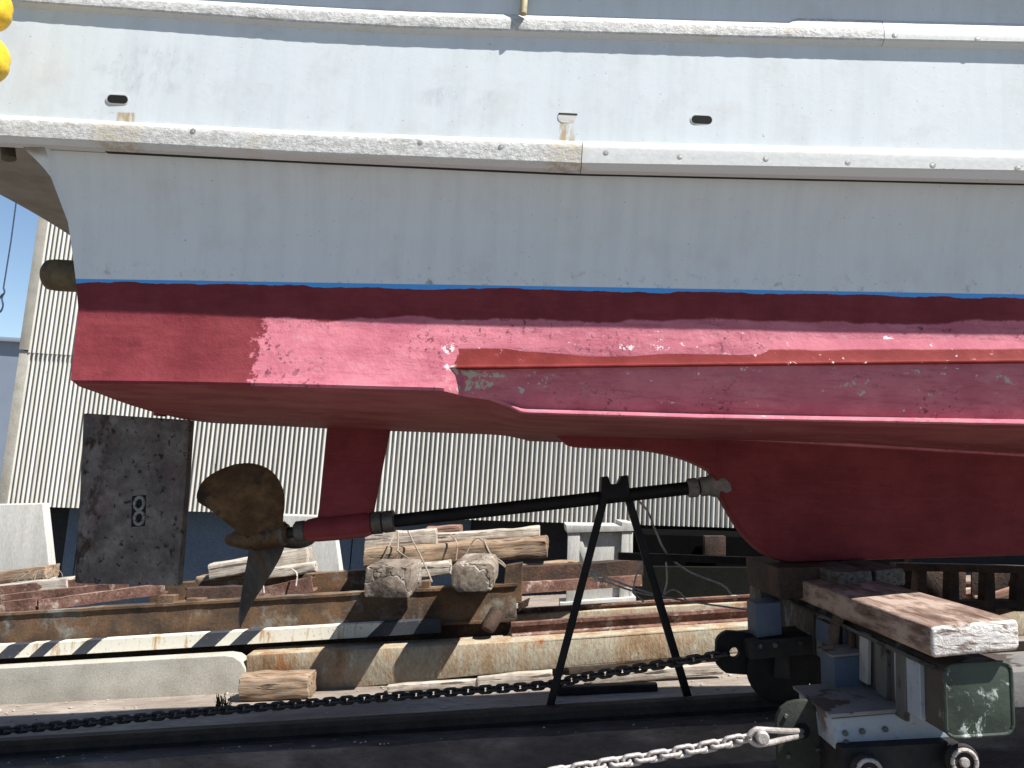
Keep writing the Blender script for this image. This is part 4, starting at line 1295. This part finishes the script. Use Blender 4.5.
beam = pz('cross_beam', rpoly([(944, 665), (1011, 661), (1014, 733), (946, 738)], 11), Yb0 + .012, 5.2, M['beam_side'], cr_, .004, 0, 0, 2)
pz('end_cap', rpoly([(946, 667), (1009, 663), (1012, 732), (948, 736)], 10), Yb0 + .004, Yb0 + .03, M['green'], beam, .003, 0, 0, 2)
bm = bmesh.new(); lp = [W(a, b, Yb0 + .006) for a, b in rpoly([(944.5, 665.5), (1010.5, 661.5), (1013.5, 733.5), (946.5, 737.5)], 11)]
tube(bm, lp + lp[:2], .0065, 8); mk('weld_rim', bm, M['green'], beam)
for y0, c in ((2.93, 'blue_steel'), (3.2, 'grey_steel'), (3.62, 'grey_steel'), (4.0, 'blue_steel')):
    # painted plates on the visible flank of the beam
    k = Yb0 / y0
    ln = {2.93: .2, 3.2: .1, 3.62: .12, 4.0: .25}[y0]; c = 'blue_steel' if y0 < 3 else 'grime_steel'
    a = W(944, 672, Yb0); b = W(946, 734, Yb0)
    bm = bmesh.new(); prism(bm, [(a.x - .010, a.z), (a.x + .01, a.z), (b.x + .01, b.z), (b.x - .010, b.z)], y0, y0 + ln, .003, 1, False); mk('side_plate', bm, M[c], beam)
g1 = pz('longitudinal', [(832, 719), (948, 709), (951, 741), (893, 744), (872, 742), (868, 748), (836, 751)], 3.12, 3.5, M['blue_steel'], cr_, .006, .002, 2)
pz('top_plate', [(829, 714.5), (948, 704.5), (948.5, 708.5), (830, 718.5)], 3.10, 3.52, M['grey_steel'], g1, .003, .002, 2)
pz('longitudinal', [(1013, 672), (1200, 660), (1200, 700), (1014, 708)], 3.05, 3.35, M['grey_steel'], cr_, .006)
pz('truck_frame', [(842, 748), (960, 742), (975, 830), (846, 836)], 3.06, 3.3, M['steel_dark'], cr_, .01)
for px_, py_ in ((869, 772), (964, 762)):
    c = W(px_, py_, 3.0); ax = V((0, 1, 0))
    bm = bmesh.new(); tube(bm, [c, c + ax * .012, c + ax * .014, c + ax * .05], [.055, .062, .05, .05], 24); wl = mk('roller', bm, M['steel_dark'], cr_)
    bm = bmesh.new(); tube(bm, [c + V((cos(a) * .043, -.004, sin(a) * .043)) for a in [2 * pi * k / 28 for k in range(29)]], .008, 8); mk('rim', bm, M['galv'], wl)
    bm = bmesh.new(); disc(bm, c, .018, .014); mk('axle_nut', bm, M['galv'], wl)
pz('box_post', [(833.5, 658), (871, 654), (873, 692), (835, 696)], 3.44, 3.6, M['blue_box'], cr_, .006)
pz('post_rim', [(832.5, 655.5), (872, 651.5), (872.2, 654), (832.7, 658)], 3.43, 3.61, M['grey_steel'], cr_, .002)
lug = pz('lug_plate', [(777, 736), (777, 718), (781, 709), (789, 703), (797, 701), (826, 699), (828, 770), (779, 772)], 3.3, 3.33, M['olive_shaded'], cr_, .004)
bm = bmesh.new(); c = W(802, 731, 3.299); disc(bm, c, .032, .002, n=24); mk('lug_hole', bm, M['hole'], lug)
# aft truck under the centre
g2 = pz('longitudinal', [(748, 641), (836, 634), (838, 652), (750, 660)], 4.02, 4.3, M['steel_dark'], cr_, .006)
pz('box_post', [(755.5, 604), (781, 602), (782, 635), (757, 638)], 4.05, 4.22, M['blue_box'], cr_, .005)
for px_, py_ in ((780, 671), (838, 667)):
    c = W(px_, py_, 4.09); rr_ = .155
    bm = bmesh.new(); tube(bm, [c + V((0, d, 0)) for d in (.0, .012, .03, .032, .11, .112)], [rr_ * .9, rr_ * 1.05, rr_ * 1.05, rr_ * .95, rr_ * .95, rr_ * .6], 32); w_ = mk('wheel', bm, M['black'], cr_)
    bm = bmesh.new(); disc(bm, c, .035, .02); mk('axle', bm, M['steel_dark'], w_)
    bm = bmesh.new(); prism(bm, [(c.x - .04, c.z - .03), (c.x + .04, c.z - .03), (c.x + .035, c.z + .15), (c.x - .035, c.z + .15)], 4.055, 4.075, .004, 1, False); mk('fork', bm, M['steel_dark'], w_)
# eye plate with a hole: ring + tail
bm = bmesh.new(); n_ = 28; c = W(736, 652, 4.14)
out = [V((c.x + .105 * max(-1, min(1, 1.15 * cos(2 * pi * k / n_))) - .0, 0, c.z + .105 * max(-1, min(1, 1.1 * sin(2 * pi * k / n_))))) for k in range(n_)]
inn = [V((c.x - .012 + .026 * cos(2 * pi * k / n_), 0, c.z - .0 + .026 * sin(2 * pi * k / n_))) for k in range(n_)]
rg = [[V((p.x, y, p.z)) for p in P] for P, y in ((out, 4.12), (out, 4.16), (inn, 4.16), (inn, 4.12), (out, 4.12))]
loft(bm, rg, True, False); bmesh.ops.remove_doubles(bm, verts=bm.verts, dist=1e-5)
mk('eye_plate', bm, M['black'], cr_)
pz('rear_post', [(758, 562), (796, 560), (800, 640), (764, 642)], 4.62, 4.8, M['grime_steel'], cr_, .006)
pz('cross_tie', [(800, 600), (818, 597), (819, 645), (802, 648)], 4.3, 4.5, M['beam_side'], cr_, .006)
section('outrigger', W(618, 556, 5.0), W(800, 562, 5.0), [(-.03, -.022), (.03, -.022), (.03, .022), (-.03, .022)], M['steel_dark'], cr_, .002, 12)

def hexbolt(px_, py_, Y, r_, par, mat='grime_steel'):
    c = W(px_, py_, Y); bm = bmesh.new()
    loft(bm, [[c + V((cos(R(60 * k)) * r_ * f_, -d, sin(R(60 * k)) * r_ * f_)) for k in range(6)] for d, f_ in ((-.003, 1), (.008, 1), (.010, .85))])
    mk('bolt', bm, M[mat], par, 25)


for q in ((845, 733), (862, 731), (885, 729), (846, 742)): hexbolt(*q, 3.118, .011, g1)
for q in ((786, 716), (816, 709), (818, 750), (788, 756)): hexbolt(*q, 3.298, .010, lug)
for q in ((760, 646), (775, 645), (800, 643), (820, 641)): hexbolt(*q, 4.018, .014, g2)
# worn strap, bracket and a rope end hanging on the beam flank
xa = W(944, 668, Yb0).x
for y0, y1, dz0, dz1, mt, nm in ((3.03, 3.11, .0, .25, 'grime_steel', 'strap'), (3.36, 3.44, .0, .2, 'strap_pale', 'strap'), (3.52, 3.56, .02, .26, 'rust_dark', 'strap'), (3.75, 3.95, .03, .1, 'blue_box', 'bracket')):
    zt2 = W(944, 668, Yb0).z - dz0
    bm = bmesh.new(); prism(bm, [(xa - .014, zt2 - dz1), (xa + .005, zt2 - dz1), (xa + .005, zt2), (xa - .014, zt2)], y0, y1, .003, 1, False, .002, 2); mk(nm, bm, M[mt], beam)
bm = bmesh.new(); z2 = W(944, 668, Yb0).z
tube(bm, [(xa - .012, Yb0 + .05, z2 - .01), (xa - .012, 3.6, z2 - .008), (xa - .012, 5.1, z2 - .005)], .009, 6); mk('weld_bead', bm, M['grime_steel'], beam)
bm = bmesh.new()
for k in range(5):
    y = 3.62 + .02 * k
    tube(bm, spline([(xa - .01, y, z2 + .03), (xa - .035, y, z2 - .04), (xa - .03, y + .01, z2 - .13 - .02 * (k % 3)), (xa - .025, y - .01, z2 - .17 - .03 * (k % 2))], 4), .011, 6)
ro = mk('rope', bm, M['rope_dark'], None, 60); tag(ro, 'dark frayed rope end draped over the cradle beam beside the plank', 'rope')

# timbers on the cradle
bm = bmesh.new(); prism(bm, [(931, 627), (1017, 619), (1020, 624), (1021, 646), (1018, 651), (936, 659), (932, 655)], 2.74, 4.9, .012, 3, True, .004, 5)
o = mk('bearer_plank', bm, M['bearer'], None, 40, tuple(W(975, 655, 2.74))); tag(o, 'thick worn hardwood plank with white-daubed end lying on the green-ended beam', 'plank')
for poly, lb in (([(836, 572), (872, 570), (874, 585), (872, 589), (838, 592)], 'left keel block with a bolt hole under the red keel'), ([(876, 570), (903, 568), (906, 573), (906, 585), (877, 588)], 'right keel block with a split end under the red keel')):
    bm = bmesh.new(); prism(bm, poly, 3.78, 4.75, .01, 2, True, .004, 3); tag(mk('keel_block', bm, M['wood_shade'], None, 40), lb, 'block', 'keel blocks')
bm = bmesh.new(); prism(bm, [(778, 568), (833, 566), (834, 596), (780, 600)], 4.0, 4.6, .01, 2, True, .005, 3); tag(mk('keel_block', bm, M['rust_dark'], None, 40), 'brown keel block under the sloping heel of the keel', 'block', 'keel blocks')

# ------------------------------------------------------------------ chains
LW = .0072


def link_mesh(name, r, half, rad):
    bm = bmesh.new(); pts = []
    for sgn in (1, -1):
        for k in range(9):
            a = R(-90 + 180 * k / 8) if sgn > 0 else R(90 + 180 * k / 8)
            pts.append(V((sgn * half + rad * cos(a), rad * sin(a), 0)))
    n = len(pts); rings = []
    for i in range(n + 1):
        p = pts[i % n]; d = (pts[(i + 1) % n] - pts[i - 1 if i % n else n - 1]).normalized()
        s = V((-d.y, d.x, 0)); u = V((0, 0, 1))
        rings.append([p + (s * cos(2 * pi * k / 8) + u * sin(2 * pi * k / 8)) * r for k in range(8)])
    loft(bm, rings, True, False); bmesh.ops.remove_doubles(bm, verts=bm.verts, dist=1e-5)
    bmesh.ops.recalc_face_normals(bm, faces=bm.faces)
    me = bpy.data.meshes.new(name); bm.to_mesh(me); bm.free(); me.shade_smooth(); return me


def chain(pts, pitch, r, mat, label, roll0=0.0):
    path = spline(pts, 12)
    root = thing('chain', tuple(path[len(path) // 2]), label, 'chain')
    me = link_mesh('link', r, pitch / 2 - r * .55, r * 2.1); me.materials.append(mat)
    # walk
    acc = [0]
    for a, b in zip(path, path[1:]): acc.append(acc[-1] + (b - a).length)
    L = acc[-1]; m = int(L / pitch)

    def at(s):
        for i in range(len(acc) - 1):
            if acc[i + 1] >= s: return path[i].lerp(path[i + 1], (s - acc[i]) / max(1e-6, acc[i + 1] - acc[i]))
        return path[-1]
    rnd = random.Random(3); i = 0
    base = None
    for k in range(m):
        p, q = at(k * pitch), at((k + 1) * pitch)
        x, s, u = frame(q - p)
        mw = Matrix((x, s, u)).transposed() @ Matrix.Rotation((pi / 2 if k % 2 else 0) + roll0 + rnd.uniform(-.12, .12), 3, 'X')
        if base is None: o = base = bpy.data.objects.new('link', me)
        else: o = base.copy()
        COL.objects.link(o); o.parent = root
        o.matrix_local = Matrix.Translation((p + q) / 2 - ORG[root.name]) @ mw.to_4x4()
    return root


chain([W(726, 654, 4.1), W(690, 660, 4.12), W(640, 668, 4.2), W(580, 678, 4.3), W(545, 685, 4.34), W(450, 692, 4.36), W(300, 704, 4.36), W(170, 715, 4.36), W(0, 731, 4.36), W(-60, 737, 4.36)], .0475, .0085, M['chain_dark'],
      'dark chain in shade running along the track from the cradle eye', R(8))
c2 = chain([W(752, 737, 2.98), W(700, 748, 2.96), W(650, 757, 2.94), W(600, 765, 2.9), W(540, 776, 2.86), W(440, 800, 2.8)], .0475, .0078, M['galv'], 'sunlit galvanised chain hanging from the green lug plate at the bottom', R(12))
bm = bmesh.new()
tube(bm, spline([W(803, 731, 3.32), W(785, 731, 3.08), W(768, 730, 2.96), W(756, 730, 2.95), W(749, 737, 2.95), W(756, 744, 2.95), W(768, 743, 2.96), W(785, 739, 3.08), W(803, 735, 3.32)], 6), .0105, 10); mk('shackle', bm, M['galv'], c2)
bm = bmesh.new(); c = W(762, 737, 2.93); tube(bm, [c + V((0, -.02, -.0)), c + V((0, -.012, 0)), c + V((0, .06, 0))], [.018, .024, .020], 14); mk('shackle_pin', bm, M['galv'], c2)

# ------------------------------------------------------------------ clutter under the bow side
rf = thing('rusty_rack', tuple(W(960, 625, 6.15)), 'dark rusty rack of posts and beams in shade beyond the cradle at right', 'frame')
section('top_beam', W(893, 566, 6.15), W(1250, 575, 6.15), [(-.05, -.028), (.05, -.028), (.05, .028), (-.05, .028)], M['rust_dark'], rf, .003, 20)
section('bottom_beam', W(893, 606, 6.15), W(1250, 598, 6.15), [(-.05, -.03), (.05, -.03), (.05, .03), (-.05, .03)], M['rust_dark'], rf, .003, 20)
for pp in ([(896, 570), (966, 571), (966, 604), (896, 606)], [(972, 572), (1300, 579), (1300, 602), (972, 603)]):
    pz('dark_backing', pp, 6.32, 6.34, M['rust_dark'], rf, .002)  # dark sheets added to hide lit ground, so the gaps look shaded
for px_ in (918, 950, 986, 1018, 1060):
    pz('post', [(px_, 570), (px_ + 9, 570), (px_ + 10, 612), (px_ - 2, 612)], 6.1, 6.2, M['rust_dark'], rf, .006, .004, 1)
for (a, b, Y, m, lb) in (((905, 600), (948, 594), 6.45, 'wood_brown', 'brown timber offcut low in the rusty rack beyond the keel blocks'), ((970, 606), (1010, 596), 6.4, 'wood_red', 'reddish timber offcut in the rusty rack at the right edge'), ((1005, 585), (1060, 582), 6.4, 'wood_brown', 'upright brown sleeper behind the rusty rack at the right edge')):
    tag(timber('timber', W(*a, Y), W(*b, Y), .2, .18, M[m], jit=.014, seed=int(a[0])), lb, 'timber', 'timber offcuts at right')

# ------------------------------------------------------------------ light
sun_from = V((.53, -.335, 1.0)).normalized()
sd_ = bpy.data.lights.new('sun', 'SUN'); sd_.energy = 5.0; sd_.angle = R(.53); sd_.color = (1, .965, .91)
so = bpy.data.objects.new('sun', sd_); COL.objects.link(so); so.location = sun_from * 30
so.rotation_euler = sun_from.to_track_quat('Z', 'Y').to_euler()
w = bpy.data.worlds.new('World'); S.world = w; w.use_nodes = True
nt = w.node_tree; nt.nodes.clear()
sky = nt.nodes.new('ShaderNodeTexSky'); sky.sky_type = 'NISHITA'; sky.sun_disc = False
sky.sun_elevation = math.asin(sun_from.z); sky.sun_rotation = atan2(sun_from.x, sun_from.y)
sky.altitude = 0; sky.air_density = 1.0; sky.dust_density = 0.0; sky.ozone_density = 2.2
bg = nt.nodes.new('ShaderNodeBackground'); bg.inputs[1].default_value = .06
wo = nt.nodes.new('ShaderNodeOutputWorld')
nt.links.new(sky.outputs[0], bg.inputs[0]); nt.links.new(bg.outputs[0], wo.inputs[0])
S.view_settings.view_transform = 'Standard'; S.view_settings.look = 'None'
S.view_settings.exposure = 1.2; S.view_settings.gamma = 1
S.view_settings.use_curve_mapping = False
S.cycles.max_bounces = 6; S.cycles.diffuse_bounces = 3
S.cycles.use_denoising = True
